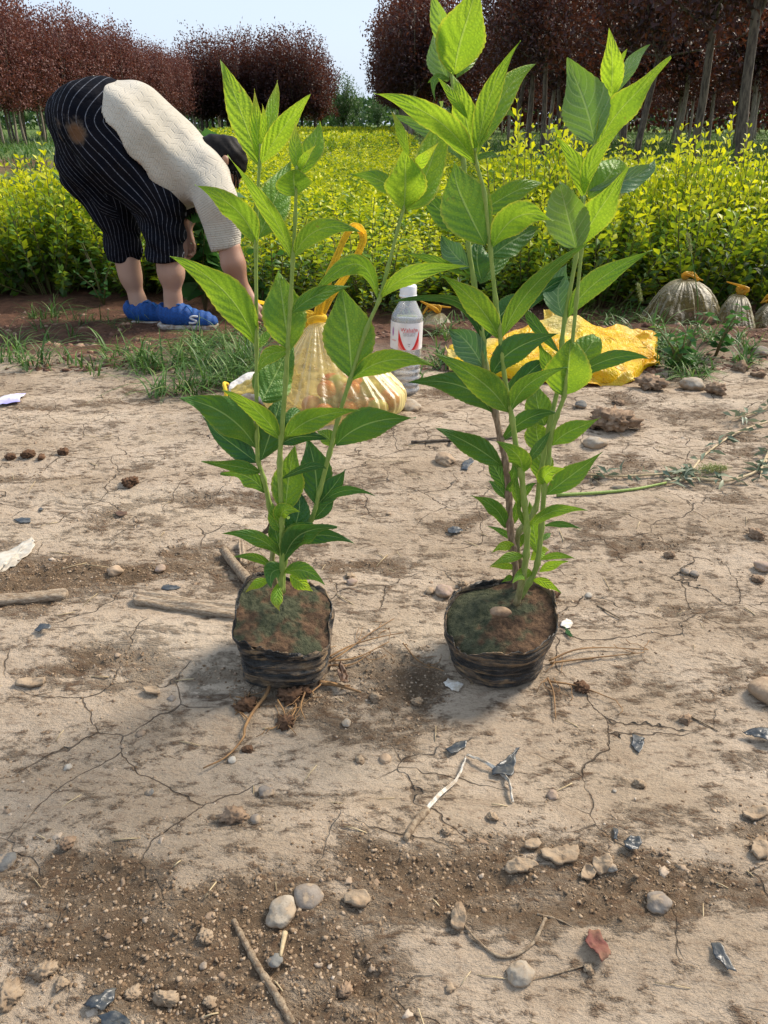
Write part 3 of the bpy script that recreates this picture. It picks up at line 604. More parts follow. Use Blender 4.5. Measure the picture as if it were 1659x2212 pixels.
for (y0, x0, s_), lab in zip(EX, ['tallest golden privet bush, its sprigs standing up beside the taller seedling', 'tall privet bush just right of the tallest one', 'small privet bush near the soil mound behind the taller seedling',
        'tall privet bush below the thick leaning trunk', 'tall privet bush at the right edge of the photo', 'upright privet bush behind the plastic bag heap']):
    t = thing('privet_bush', lab, 'bush', (x0, y0, float(terr(x0, y0))-.01))
    for src in protos[rnd.randrange(4)]:
        c = src.copy(); COL.objects.link(c); c.parent = t
    t.rotation_euler = (0, 0, rnd.uniform(0, 6)); t.scale = (.85, .85, s_)
for a, b in protos:
    bpy.data.objects.remove(a); bpy.data.objects.remove(b)
for i, o in enumerate(lows):
    if i not in used: bpy.data.objects.remove(o)
# the field beyond as one mass
P_, D_, L_, T_ = [], [], [], []
r = np.random.default_rng(5)
for (y0, x0) in rest:
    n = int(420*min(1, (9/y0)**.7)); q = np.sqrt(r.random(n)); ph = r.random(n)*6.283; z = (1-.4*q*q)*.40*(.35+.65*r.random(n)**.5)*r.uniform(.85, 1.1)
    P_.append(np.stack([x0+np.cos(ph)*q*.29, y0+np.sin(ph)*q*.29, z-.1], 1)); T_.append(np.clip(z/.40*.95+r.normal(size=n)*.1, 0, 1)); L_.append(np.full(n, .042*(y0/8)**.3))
n = 60000; yf = 12.5*(58/12.5)**(r.random(n)); xl = -9.5+0*yf; xr = np.minimum(.55+(yf-12)*.012, 1.2)
xf = xl+(xr-xl)*r.random(n); keep = (xf > -.205*yf+.3*(vnoise(yf, yf)-.5)); xf = xf[keep]; yf = yf[keep]; n = len(xf)
zf = -.1+.05*0+.40*r.random(n)**.45*(.8+.25*vnoise(xf*1.5, yf*1.5))
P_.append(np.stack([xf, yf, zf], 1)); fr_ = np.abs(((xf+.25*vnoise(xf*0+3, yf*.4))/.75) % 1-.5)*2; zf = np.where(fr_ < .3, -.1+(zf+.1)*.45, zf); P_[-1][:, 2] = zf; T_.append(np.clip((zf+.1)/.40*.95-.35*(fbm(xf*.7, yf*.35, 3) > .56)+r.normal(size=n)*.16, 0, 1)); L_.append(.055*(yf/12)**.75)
P_ = np.concatenate(P_); L_ = np.concatenate(L_); T_ = np.concatenate(T_); D_ = r.normal(size=P_.shape)+np.array([0, 0, .9])
V, F, T = leafcloud(P_, D_, L_, L_*.55, T_, r)
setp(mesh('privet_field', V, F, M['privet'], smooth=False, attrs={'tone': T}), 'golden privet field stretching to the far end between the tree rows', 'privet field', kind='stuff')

# ------------------------------------------------------------------ trees
def tree_parts(seed, H, z0, rad, nsh, per, L, mat, trk, tr=.06, spread=1.0, lean=(0, 0), twigs=10):
    r = np.random.default_rng(seed); P_, D_, T_ = [], [], []
    mb = MB(); lx, ly = lean
    pts = [Vector((lx*u+.03*math.sin(u*5+seed), ly*u+.03*math.cos(u*4+seed), -.15+(z0+.5+.15)*u)) for u in (0, .25, .5, .75, 1)]
    top = pts[-1]
    mb.tube(pts, [tr*1.15, tr, tr*.92, tr*.85, tr*.7], 10)
    for k in range(nsh):
        ph = r.uniform(0, 6.283); q = r.uniform(.05, 1)**.6
        a = np.array([top.x, top.y, z0+r.uniform(-.1, .6)])
        e = np.array([top.x+math.cos(ph)*rad*q*spread, top.y+math.sin(ph)*rad*q*spread, z0+(H-z0)*(r.uniform(.55, 1.0) if q < .75 else r.uniform(.05, .9))*(1-.25*q*q)])
        m_ = a*.35+e*.65; m_[2] = a[2]+(e[2]-a[2])*.35
        us = r.random(per)**.75*.95+.05
        c = a[None]*((1-us)**2)[:, None]+m_[None]*(2*us*(1-us))[:, None]+e[None]*(us**2)[:, None]
        c = c+r.normal(size=c.shape)*(.06+.11*rad*.5)
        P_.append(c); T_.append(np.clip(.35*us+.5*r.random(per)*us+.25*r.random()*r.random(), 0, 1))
        D_.append(r.normal(size=c.shape)*.9+np.array([0, 0, .55]))
        if k < twigs: mb.tube([a, m_, e], [tr*.35, tr*.2, tr*.06], 5, False)
    P_ = np.concatenate(P_); T_ = np.concatenate(T_); D_ = np.concatenate(D_)
    lo = P_[:, 2] < z0-.15; P_[lo, 2] = z0-.15+r.random(lo.sum())*.5
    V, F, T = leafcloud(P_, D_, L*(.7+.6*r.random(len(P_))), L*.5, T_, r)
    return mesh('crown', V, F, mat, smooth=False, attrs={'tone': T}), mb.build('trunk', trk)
def plant_trees(name, protos, spots, labs, cat, grp):
    for k, sp in enumerate(spots):
        x0, y0, s_ = sp[:3]; z0 = float(terr_base(x0, y0))
        t = bpy.data.objects.new(name, None); COL.objects.link(t); t.location = (x0, y0, z0)
        t.rotation_euler = (0, 0, sp[3] if len(sp) > 3 else rnd.uniform(0, 6.28)); t.scale = (s_, s_, s_*rnd.uniform(.94, 1.05))
        for src in protos[k % len(protos)]:
            c = src.copy(); COL.objects.link(c); c.parent = t
        setp(t, labs(k), cat, grp)
    for a, b in protos: bpy.data.objects.remove(a); bpy.data.objects.remove(b)
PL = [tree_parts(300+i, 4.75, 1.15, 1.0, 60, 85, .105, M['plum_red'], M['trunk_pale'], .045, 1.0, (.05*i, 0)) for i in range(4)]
sp = []
D = 23.0
while D < 66:
    sp.append((-11.9-.012*(D-23)*-10*.6*.1+rnd.uniform(-.25, .25), D, rnd.uniform(.92, 1.08))); D += 1.15
D = 23.5
while D < 64: sp.append((-13.6+rnd.uniform(-.3, .3), D, rnd.uniform(.95, 1.12))); D += 1.5
D = 24
while D < 40: sp.append((-15.3+rnd.uniform(-.3, .3), D, 1.08)); D += 1.6
plant_trees('plum_tree', PL, sp, lambda k: 'red brown leaved plum tree in the long nursery row on the left', 'tree', 'red brown trees in the left row')
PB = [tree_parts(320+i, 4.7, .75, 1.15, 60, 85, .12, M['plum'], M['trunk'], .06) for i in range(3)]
sp = [(-11.2+1.15*i+rnd.uniform(-.15, .15), 53+rnd.uniform(-.5, .5)+j*2, rnd.uniform(1.2, 1.36)) for j in range(3) for i in range(7)]
plant_trees('plum_tree', PB, sp, lambda k: 'dark purple plum tree in the far block between the two rows', 'tree', 'dark trees in the far middle block')
gt = [tree_parts(340+i, 4.9, .6, 1.2, 50, 70, .15, M['green_tree'], M['trunk'], .07) for i in range(2)]
for k, (x0, y0, s_, lab) in enumerate([(-2.9, 62, .9, 'slim dark green tree in the gap, against the far dark block'), (-3.1, 88, .95, 'pale green tree at the far end of the field'), (-.7, 92, .75, 'small green tree at the far end, beside the right hand row'), (-4.8, 92, .8, 'green tree far behind the dark middle block')]):
    t = thing('green_tree', lab, 'tree', (x0, y0, float(terr_base(x0, y0)))); t.scale = (s_, s_, s_)
    for src in gt[k % 2]:
        c = src.copy(); COL.objects.link(c); c.parent = t
for a, b in gt: bpy.data.objects.remove(a); bpy.data.objects.remove(b)
# right plantation: near trees singled out, then the grid behind
def Xat(px, D): return (px-829.5)/FP*(D*CT)
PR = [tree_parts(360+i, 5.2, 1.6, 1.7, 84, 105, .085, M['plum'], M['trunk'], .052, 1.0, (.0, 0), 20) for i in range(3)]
near = [(Xat(1612, 8.6), 8.6, 1.0, 'thickest purple leaved tree, its pale lit trunk near the right edge'), (Xat(1500, 10.8), 10.8, 1.0, 'purple tree with the second thickest straight trunk'), (Xat(1385, 13), 13, .98, 'purple tree with a slanting trunk behind the right seedling'),
        (Xat(1352, 15.2), 15.2, 1.0, 'purple tree with a slim dark trunk behind the right seedling top'), (Xat(1172, 17), 17, .98, 'purple tree with a thin trunk behind the tall privet sprigs'), (Xat(1142, 18.5), 18.5, 1.02, 'purple tree with a straight dark trunk between the seedling leaves'),
        (Xat(1108, 20.5), 20.5, 1.0, 'purple tree with a thin slanting trunk left of the privet sprigs'), (Xat(1205, 24), 24, 1.0, 'purple tree with a far thin trunk above the privet sprigs')]
for k, (x0, y0, s_, lab) in enumerate(near):
    t = thing('plum_tree', lab, 'tree', (x0, y0, float(terr_base(x0, y0)))); t.scale = (s_, s_, s_); t.rotation_euler = (0, R([-3, -3, 4, -2, 0, 0, 8, 2][k]), k*2.1 if k not in (0, 2, 6) else 0)
    for src in PR[k % 3]:
        c = src.copy(); COL.objects.link(c); c.parent = t
sp = []
for D in np.arange(12, 62, 3.3):
    for x0 in np.arange(-1.0, 34, 2.9):
        px = 829.5+x0*FP/(D*CT)
        if px > 1900: continue
        lim = 1.0 if D > 30 else (3.6 if D > 19 else 7.2)
        if x0 < lim: continue
        if px < 800: continue
        if D > 34 and px > 1000 and (int(D) % 2): continue
        sp.append((x0+rnd.uniform(-.3, .3), D+rnd.uniform(-.4, .4), rnd.uniform(.93, 1.08)))
for D in np.arange(31, 60, 1.3): sp.append((.9+(D-31)*.01+rnd.uniform(-.12, .12), D, rnd.uniform(.98, 1.1)))
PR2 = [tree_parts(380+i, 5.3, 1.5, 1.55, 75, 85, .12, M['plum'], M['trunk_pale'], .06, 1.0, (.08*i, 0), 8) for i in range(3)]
print('right trees', len(sp))
plant_trees('plum_tree', PR2, sp, lambda k: 'dark purple plum tree with a bare thin trunk in the right plantation', 'tree', 'purple trees of the right plantation')
for a, b in PR: bpy.data.objects.remove(a); bpy.data.objects.remove(b)
# a far belt of woods closing the view
def belt(name, lab, x0, x1, y0, y1, H, n, mat, L):
    r = np.random.default_rng(int(abs(x0*10)+n)); X = r.uniform(x0, x1, n); Y = r.uniform(y0, y1, n); Hh = H*(.7+.5*fbm(X*.12+5, Y*.05, 3)); Z = Hh*r.random(n)**.6-.2
    V, F, T = leafcloud(np.stack([X, Y, Z], 1), r.normal(size=(n, 3)), L, L*.6, r.random(n)*.7, r)
    setp(mesh(name, V, F, mat, smooth=False, attrs={'tone': T}), lab, 'woodland', kind='stuff')
belt('far_wood', 'low line of dark woodland closing the far end', -90, 110, 96, 120, 3.4, 26000, M['green_tree'], .75)
belt('purple_wood', 'mass of purple trees deep inside the right plantation', 6, 60, 60, 70, 4.6, 16000, M['plum'], .5)

# ------------------------------------------------------------------ grass and weeds
def blades(name, spots, lab, cat='grass', mat=None, kind='stuff', seed=1, lrange=(.08, .2), width=.004):
    r = np.random.default_rng(seed); V, F, T = [], [], []; n = 0
    for (x, y, rad, cnt, s_, z) in spots:
        for k in range(cnt):
            ph = r.uniform(0, 6.283); q = rad*math.sqrt(r.random())*.6; bx, by = x+math.cos(ph)*q, y+math.sin(ph)*q
            bz = (z if z is not None else float(terr_base(bx, by)))-.003
            L = r.uniform(*lrange)*s_; d = r.uniform(0, 6.283); out = r.uniform(.35, 1.25); wd = width*r.uniform(.6, 1.3)*min(1.6, max(s_, .8)); tn = r.random()
            dx, dy = math.cos(d), math.sin(d); N = 5
            for i in range(N+1):
                u = i/N; hh = L*(u-out*.55*u*u*1.3); rr = L*out*(u*.35+.65*u*u)
                cx, cy, cz = bx+dx*rr, by+dy*rr, bz+max(hh, .004*(1-u)+.002)
                ww = wd*(1-u**2)+.0004
                V += [(cx-dy*ww, cy+dx*ww, cz), (cx, cy, cz-ww*.4), (cx+dy*ww, cy-dx*ww, cz)]; T += [tn*.5+.5*u*tn]*3
                if i < N:
                    a = n+i*3; F += [(a, a+1, a+4, a+3), (a+1, a+2, a+5, a+4)]
            n += (N+1)*3
    o = mesh(name, V, np.array(F), mat or M['grass'], attrs={'tone': T}); return setp(o, lab, cat, kind=kind) if kind else setp(o, lab, cat)
def gs(px, py, rad, cnt, s_=1.): p = G0(px, py); return (p[0], p[1], rad, cnt, s_, None)
rg = np.random.default_rng(3); sp = []
for (px, py, w_, h_, n_) in [(60, 775, 90, 40, 24), (200, 700, 120, 20, 8), (200, 790, 90, 30, 12), (340, 795, 80, 30, 24), (430, 765, 50, 40, 28), (510, 770, 40, 50, 34), (470, 825, 60, 25, 22), (120, 690, 120, 10, 10), (560, 720, 50, 30, 14), (380, 850, 60, 14, 10), (520, 800, 30, 30, 20)]:
    for k in range(n_): sp.append(gs(px+rg.normal()*w_*.55, py+rg.normal()*h_*.45, .03, 8, rg.uniform(.5, 1.1)))
blades('weedy_grass', sp, 'ragged green grass along the bank in front of the person', seed=2, lrange=(.04, .15), width=.0017)
sp = []
for (px, py, w_, h_, n_) in [(1430, 760, 60, 50, 34), (1500, 800, 60, 30, 26), (1380, 700, 60, 40, 16), (1550, 730, 60, 50, 12), (1620, 770, 40, 40, 8), (1300, 690, 80, 20, 12), (960, 720, 40, 30, 9), (900, 700, 60, 20, 8), (940, 790, 30, 20, 8), (1080, 690, 80, 20, 9)]:
    for k in range(n_): sp.append(gs(px+rg.normal()*w_*.5, py+rg.normal()*h_*.45, .03, 7, rg.uniform(.45, 1.)))
blades('weedy_grass', sp, 'bluish green weed grass beside the flat yellow bag', seed=4, lrange=(.05, .14), width=.0022)
# ground cover between and behind the rows
sp = []
for k in range(5200):
    y0 = 4.3*(60/4.3)**rg.random(); x0 = rg.uniform(-.65*y0, .65*y0)
    if -.2*y0 < x0 < .8 and y0 > 5: continue
    if 4.6 < y0 < 12 and -6.3 < x0 < -5.1: continue
    sp.append((x0, y0, .2+.03*y0, 7, .6+.06*y0, None))
blades('meadow_grass', sp, 'green grass and weeds growing under the tree rows', seed=6, lrange=(.10, .22), width=.006)
# broad-leaved weed behind the person's arm, bristle grass, small weeds
def leafy_weed(name, lab, cat, base, stems, L, mat='broad', seed=0, pairs=7, aspect=.55):
    r = np.random.default_rng(seed); t = thing(name, lab, cat, base); P_, D_, LL, T_ = [], [], [], []; mb = MB()
    for (dx, dy, h) in stems:
        b = np.array(base, float); e = b+np.array([dx, dy, h]); m_ = b+np.array([dx*.2, dy*.2, h*.6])
        mb.tube([b, b*.25+m_*.5+e*.25, e], [.004, .003, .0012], 6)
        for i in range(pairs):
            u = .2+.8*i/(pairs-1); p = b*(1-u)**2+m_*2*u*(1-u)+e*u*u
            for k in range(2):
                a = i*2.4+k*3.14+r.uniform(-.4, .4); P_.append(p); D_.append([math.cos(a), math.sin(a), r.uniform(-.35, .5)]); LL.append(L*r.uniform(.6, 1.1)*(1-.5*u)); T_.append(r.random()*.6+.3*u)
    LL = np.array(LL); V, F, T = leafcloud(np.array(P_), np.array(D_), LL, LL*aspect, np.array(T_), r, fold=.15)
    put(mesh('foliage', V, F, M[mat], attrs={'tone': T}), t); put(mb.build('stem', M['privet_stem']), t); return t
b = at(440, 640, 3.02); b.z = float(terr_base(b.x, b.y))
leafy_weed('broadleaf_weed', 'tall dark green broad leaved weed behind the bent person', 'weed', b, [(.03, .05, .62), (-.02, 0, .5), (.08, -.02, .48), (-.09, .04, .5), (.02, .1, .55), (.13, .06, .42), (.05, -.08, .35)], .15, seed=5, pairs=9, aspect=.62)
b = at(560, 640, 3.08); b.z = float(terr_base(b.x, b.y))
leafy_weed('broadleaf_weed', 'low green leafy weed under the reaching hand', 'weed', b, [(.03, .05, .2), (-.06, 0, .25), (.08, -.02, .22), (-.1, .04, .2)], .08, seed=6, pairs=6)
for i, (px, py, h, n_, lab) in enumerate([(225, 660, .22, 5, 'small green weed at the foot of the left privet bushes'), (1600, 640, .3, 4, 'leafy weed sprouting between the right hand plastic bags'), (1465, 800, .12, 6, 'low spreading weed right of the flat yellow bag'), (1545, 770, .12, 4, 'low weed on the soil bank at the right')]):
    X, Y, Z = G0(px, py)
    leafy_weed('leafy_weed', lab, 'weed', (X, Y, Z), [(rg.uniform(-.08, .08), rg.uniform(-.06, .06), h*rg.uniform(.6, 1.1)) for k in range(n_)], .05, seed=20+i, pairs=6, aspect=.45)
def bristle(px0, py0, px1, py1, D, lab):
    p0 = at(px0, py0, D); p0.z = float(terr_base(p0.x, p0.y)); p1 = at(px1, py1, D)
    t = thing('bristle_grass', lab, 'grass stalk', p0); mb = MB(); md = (p0+p1)/2+Vector((.01, 0, 0)); mb.tube(smooth_path([p0, md, p1], 5), .0014, 5); put(mb.build('stalk', M['grass'], attrs={'tone': [.4]*mb.n}), t)
    r = np.random.default_rng(3); n = 260; u = r.random(n); ax = Vector((-.018, 0, .05)); P_ = np.array([p1+ax*float(k) for k in u]); D_ = r.normal(size=(n, 3))+np.array([0, 0, .6]); V, F, T = leafcloud(P_, D_, .009, .0015, .9, r); put(mesh('seed_head', V, F, M['grass'], attrs={'tone': T}), t)
bristle(1493, 800, 1492, 545, 2.3, 'tall bristle grass stalk with a fuzzy seed head, right of centre')
bristle(1340, 700, 1385, 650, 2.35, 'short bristle grass stalk behind the flat yellow bag')
#PART3
# ------------------------------------------------------------------ implicit bodies (smooth union of tapered capsules)
def sdf_mesh(f, lo, hi, h):
    xs_, ys_, zs_ = [np.arange(lo[i], hi[i]+h, h) for i in range(3)]
    Xg, Yg, Zg = np.meshgrid(xs_, ys_, zs_, indexing='ij'); v = f(Xg, Yg, Zg)
    n = np.array(v.shape); ins = v < 0
    acc = np.zeros(tuple(n-1)+(3,)); cnt = np.zeros(tuple(n-1))
    off = [(i, j, k) for i in (0, 1) for j in (0, 1) for k in (0, 1)]
    def sub(a, o): return a[o[0]:n[0]-1+o[0], o[1]:n[1]-1+o[1], o[2]:n[2]-1+o[2]]
    for a in off:
        for ax in range(3):
            if a[ax]: continue
            b = list(a); b[ax] = 1
            va, vb = sub(v, a), sub(v, b); cr = (va < 0) != (vb < 0)
            t = np.where(cr, va/(va-vb+1e-12), 0)
            for c in range(3): acc[..., c] += np.where(cr, a[c]+(t if c == ax else 0), 0)
            cnt += cr
    act = cnt > 0; ids = -np.ones(act.shape, int); ids[act] = np.arange(act.sum())
    ijk = np.argwhere(act); V = (acc[act]/cnt[act][:, None]+ijk)*h+np.array([xs_[0], ys_[0], zs_[0]])
    Fs = []
    for ax in range(3):
        a0 = [slice(None)]*3; a1 = [slice(None)]*3; a0[ax] = slice(0, n[ax]-1); a1[ax] = slice(1, n[ax])
        A, B = ins[tuple(a0)], ins[tuple(a1)]; E = np.argwhere(A != B); sgn = A[tuple(E.T)]
        u, w_ = [(1, 2), (2, 0), (0, 1)][ax]
        ok = (E[:, u] > 0) & (E[:, w_] > 0) & (E[:, u] < n[u]-1) & (E[:, w_] < n[w_]-1); E = E[ok]; sgn = sgn[ok]
        q = []
        for du, dw in ((-1, -1), (0, -1), (0, 0), (-1, 0)):
            c = E.copy(); c[:, u] += du; c[:, w_] += dw; q.append(ids[tuple(c.T)])
        q = np.stack(q, 1); q[~sgn] = q[~sgn][:, ::-1]; Fs.append(q)
    F = np.concatenate(Fs); F = F[(F >= 0).all(1)]
    # one smoothing pass
    for it in range(2):
        s_ = np.zeros_like(V); c_ = np.zeros(len(V))
        for a, b in ((0, 1), (1, 2), (2, 3), (3, 0)):
            np.add.at(s_, F[:, a], V[F[:, b]]); np.add.at(c_, F[:, a], 1); np.add.at(s_, F[:, b], V[F[:, a]]); np.add.at(c_, F[:, b], 1)
        V = V*.5+.5*s_/np.maximum(c_, 1)[:, None]
    return V, F
class Sdf:
    """prims: (p0, r0, p1, r1, yscale, blend)"""
    def __init__(s, rs=1.): s.rs = rs; s.p = []; s.lo = np.full(3, 1e9); s.hi = np.full(3, -1e9)
    def cap(s, p0, r0, p1, r1, ys_=1.0, k=.03):
        r0 *= s.rs; r1 *= s.rs
        s.p.append((np.array(p0, float), r0, np.array(p1, float), r1, ys_, k))
        for p, r in ((p0, r0), (p1, r1)):
            p = np.array(p, float); e = np.array([r, r/ys_, r])+.03; s.lo = np.minimum(s.lo, p-e); s.hi = np.maximum(s.hi, p+e)
        return s
    def __call__(s, X, Y, Z):
        d = None
        for p0, r0, p1, r1, ys_, k in s.p:
            a = p1-p0; a = a*np.array([1, ys_, 1]); L = (a*a).sum()+1e-9
            x, y, z = X-p0[0], (Y-p0[1])*ys_, Z-p0[2]
            t = np.clip((x*a[0]+y*a[1]+z*a[2])/L, 0, 1)
            e = np.sqrt((x-a[0]*t)**2+(y-a[1]*t)**2+(z-a[2]*t)**2)-(r0+(r1-r0)*t)
            if d is None: d = e
            else:
                h = np.clip(.5+.5*(d-e)/k, 0, 1); d = d*(1-h)+e*h-k*h*(1-h)
        return d
    def mesh(s, name, h, mat, mod=None, **kw):
        f = (lambda X, Y, Z: mod(s(X, Y, Z), X, Y, Z)) if mod else s
        V, F = sdf_mesh(f, s.lo, s.hi, h); return mesh(name, V, F, mat, **kw), V
def PR_(px): return px/592.     # picture pixels to metres around the person
def mat_trousers():
    m = NM('pinstripe_cloth'); o = m.obj(); a = m.attr('stripe').outputs['Fac']
    fr = m.math('ABSOLUTE', m.math('SUBTRACT', m.math('FRACT', m.math('MULTIPLY', a, 66.)), .5)); ln = m.rng(fr, .43, .48)
    brk = m.rng(m.noise(o, 130, 3), .35, .6, .45, 1)
    col = m.mix(m.math('MULTIPLY', m.math('MULTIPLY', ln, brk), .75), m.mix(m.rng(m.noise(o, 18, 3), .4, .6), (.005, .006, .010), (.008, .008, .011)), (.20, .21, .24))
    mud = m.attr('mud').outputs['Fac']; n = m.noise(o, 45, 5, .7)
    mm = m.rng(m.math('ADD', mud, m.math('MULTIPLY', m.math('SUBTRACT', n, .5), 1.3)), .45, .85)
    col = m.mix(m.math('MULTIPLY', mm, .75), col, m.mix(m.rng(mud, .5, 1.), (.10, .085, .07), (.17, .095, .05)))
    h = m.math('ADD', m.noise(m.mapv(o, (1, 1, 1)), 16, 3, .5, 1.2), m.math('MULTIPLY', ln, .04))
    return m.done(m.pr(Base_Color=col, Roughness=.9, Specular_IOR_Level=.05, Normal=m.bump(h, .6, .02)))
def mat_knit():
    m = NM('cream_knit'); o = m.obj(); uvs = m.attr('knit').outputs['Vector']
    sx = m.n('SeparateXYZ', {0: uvs}); u, v = sx.outputs[0], sx.outputs[1]
    zig = m.math('ABSOLUTE', m.math('SUBTRACT', m.math('FRACT', m.math('MULTIPLY', v, 22.)), .5))
    rib = m.math('FRACT', m.math('ADD', m.math('MULTIPLY', u, 60.), m.math('MULTIPLY', zig, 1.2)))
    line = m.rng(m.math('ABSOLUTE', m.math('SUBTRACT', rib, .5)), .36, .47)
    gate = m.rng(m.math('FRACT', m.math('MULTIPLY', v, 44.)), .25, .4)
    f = m.math('MULTIPLY', line, gate)
    fine = m.math('SINE', m.math('MULTIPLY', v, 900.))
    col = m.mix(m.math('MULTIPLY', f, .15), m.mix(m.rng(m.noise(o, 9, 3), .4, .65), (.47, .43, .355), (.40, .365, .295)), (.30, .27, .21))
    h = m.math('ADD', m.math('ADD', m.math('MULTIPLY', f, -.18), m.math('MULTIPLY', fine, .06)), m.math('MULTIPLY', m.noise(o, 11, 3, .5, 1.2), .8))
    pr = m.pr(Base_Color=col, Roughness=.85, Specular_IOR_Level=.2, Sheen_Weight=.2, Normal=m.bump(h, .55, .012))
    return m.done(pr)
M['trousers'] = mat_trousers(); M['knit'] = mat_knit()
def mat_skin(name, c1, c2):
    m = NM(name); o = m.obj(); n = m.noise(o, 40, 4); n2 = m.noise(o, 9, 3)
    col = m.mix(m.rng(n2, .4, .6), c1, c2); col = m.mix(m.rng(n, .62, .75, 0, .35), col, (.32, .14, .09))
    hands = m.attr('tan').outputs['Fac']; col = m.mix(m.math('MULTIPLY', hands, .85), col, (.29, .145, .085))
    return m.done(m.pr(Base_Color=col, Roughness=.55, Subsurface_Weight=.12, Subsurface_Radius=(.01, .004, .002), Subsurface_Scale=.6, Normal=m.bump(m.noise(o, 300, 3), .15, .001)))
M['skin'] = mat_skin('skin', (.47, .29, .205), (.42, .25, .175))
M['hair'] = simple('black_hair', (.006, .005, .005), .6, (.012, .010, .009), 90, .3, .12)
M['shoe'] = simple('blue_mesh_fabric', (.007, .075, .30), .75, (.008, .05, .19), 160, .5)
M['lace'] = simple('bright_blue_lace', (.01, .15, .48), .7); M['shoe_dark'] = simple('navy_trim', (.012, .03, .09), .6); M['sole'] = simple('muddy_pale_sole', (.50, .47, .42), .7, (.22, .15, .10), 60, .3); M['mark'] = simple('silver_mark', (.62, .64, .66), .4)
px = lambda x, y, D: at(x, y, D)
pg = px(330, 690, 2.9)
person = thing('person', 'person bent double in cream knit top, pinstriped cropped trousers and blue shoes', 'person', (pg.x, 2.9, float(terr_base(pg.x, 2.9))))
# body: one continuous surface
b = Sdf(.91)
b.cap(px(345, 430, 2.82), .062, px(368, 585, 2.82), .041, k=.03)
b.cap(px(368, 560, 2.82), .043, px(372, 590, 2.82), .041, k=.03); b.cap(px(369, 590, 2.815), .041, px(374, 645, 2.82), .029, k=.03); b.cap(px(374, 645, 2.82), .029, px(376, 672, 2.82), .031, k=.03)
b.cap(px(376, 670, 2.82), .036, px(368, 682, 2.82), .032, k=.02); b.cap(px(376, 684, 2.82), .026, px(425, 694, 2.82), .014, k=.02)
b.cap(px(243, 430, 2.98), .060, px(277, 575, 2.98), .041, k=.03)
b.cap(px(277, 570, 2.98), .042, px(283, 600, 2.98), .038, k=.03); b.cap(px(283, 600, 2.98), .038, px(298, 650, 2.98), .028, k=.03); b.cap(px(298, 648, 2.98), .028, px(303, 668, 2.98), .031, k=.03)
b.cap(px(303, 665, 2.98), .035, px(296, 678, 2.98), .031, k=.02); b.cap(px(303, 676, 2.98), .026, px(350, 686, 2.98), .014, k=.02)
for D, hx, kx in ((2.83, 205, 345), (2.99, 180, 240)): b.cap(px(hx, 270, D), .095, px(kx, 430, D), .060, k=.05)
b.cap(px(215, 260, 2.9), .12, px(345, 320, 2.9), .115, .7, .06); b.cap(px(345, 320, 2.9), .115, px(425, 368, 2.9), .09, .62, .05)
b.cap(px(425, 365, 2.9), .05, px(468, 352, 2.9), .05, k=.04)                       # neck
b.cap(px(478, 338, 2.9), .066, px(486, 366, 2.9), .058, k=.03)                     # skull to face
b.cap(px(490, 372, 2.9), .046, px(497, 386, 2.9), .038, k=.02)                     # jaw
b.cap(px(503, 372, 2.9), .012, px(508, 380, 2.9), .010, k=.012)                    # nose
b.cap(px(501, 388, 2.9), .012, px(503, 391, 2.9), .010, 1, .008)                   # lips
for D in (2.865, 2.935): b.cap(px(508, 362, D), .010, px(509, 364, D), .010, k=.006)
b.cap(px(487, 343, 2.832), .014, px(488, 353, 2.830), .010, .9, .006)              # near ear
b.cap(px(440, 378, 2.77), .05, px(472, 455, 2.715), .038, k=.05); b.cap(px(472, 455, 2.715), .038, px(495, 535, 2.70), .036, k=.02)
b.cap(px(495, 530, 2.70), .036, px(504, 570, 2.69), .038, k=.02); b.cap(px(504, 570, 2.69), .040, px(526, 628, 2.69), .024, k=.03)
def hand(S, w_, d, palm_dir, nrm_, spread, ln=1.0, curl=.9):
    """palm and five separate bent fingers growing from the wrist w_"""
    w_ = Vector(w_); d = Vector(d).normalized(); n = Vector(nrm_).normalized(); sdv = d.cross(n).normalized()
    pc = w_+d*.045
    for q in (-.022, -.008, .008, .022): S.cap(w_+sdv*q*.6, .016, w_+d*.075*ln+sdv*q, .0125, k=.012)
    for i, (q, L) in enumerate(((-.030, .058), (-.010, .070), (.010, .074), (.029, .066))):
        p = w_+d*.080*ln+sdv*q*1.02; dd = (d+sdv*q*spread*4).normalized(); r_ = .0090
        for sgm in range(3):
            dd = (Matrix.Rotation(curl*(.35+.3*sgm), 3, sdv) @ dd).normalized(); e = p+dd*L*(.45, .32, .25)[sgm]
            S.cap(p, r_, e, r_*.9, k=.004); p = e; r_ *= .9
    p = w_+d*.02+sdv*.024; dd = (d*.7+sdv*.8+n*.25).normalized(); e = p+dd*.038; S.cap(p, .013, e, .0105, k=.010); S.cap(e, .0105, e+(dd+d*.8).normalized()*.032, .0085, k=.004)
hand(b, px(526, 628, 2.69), (px(548, 672, 2.66)-px(526, 628, 2.69)), 0, (.35, -.8, .45), .5, 1.0, .7)
b.cap(px(430, 375, 3.04), .06, px(420, 440, 3.03), .045, k=.05); b.cap(px(420, 440, 3.03), .042, px(400, 490, 2.97), .027, k=.03)
hand(b, px(400, 492, 2.97), (px(409, 530, 2.95)-px(400, 492, 2.97)), 0, (-.6, -.7, .1), .3, .9, .9)
bo, V = b.mesh('body', .0056, M['skin'])
zz = V[:, 0]; tan = ss(px(470, 500, 2.7).x, px(500, 560, 2.7).x, V[:, 0])*(V[:, 2] < px(400, 520, 2.8).z) + (V[:, 0] > px(468, 300, 2.9).x)*(V[:, 2] > px(400, 430, 2.8).z)*.8 + ((V[:, 1] > 2.86) & (V[:, 0] > px(396, 500, 2.9).x))*.8
a = bo.data.attributes.new('tan', 'FLOAT', 'POINT'); a.data.foreach_set('value', np.clip(tan, 0, 1)); put(bo, person)
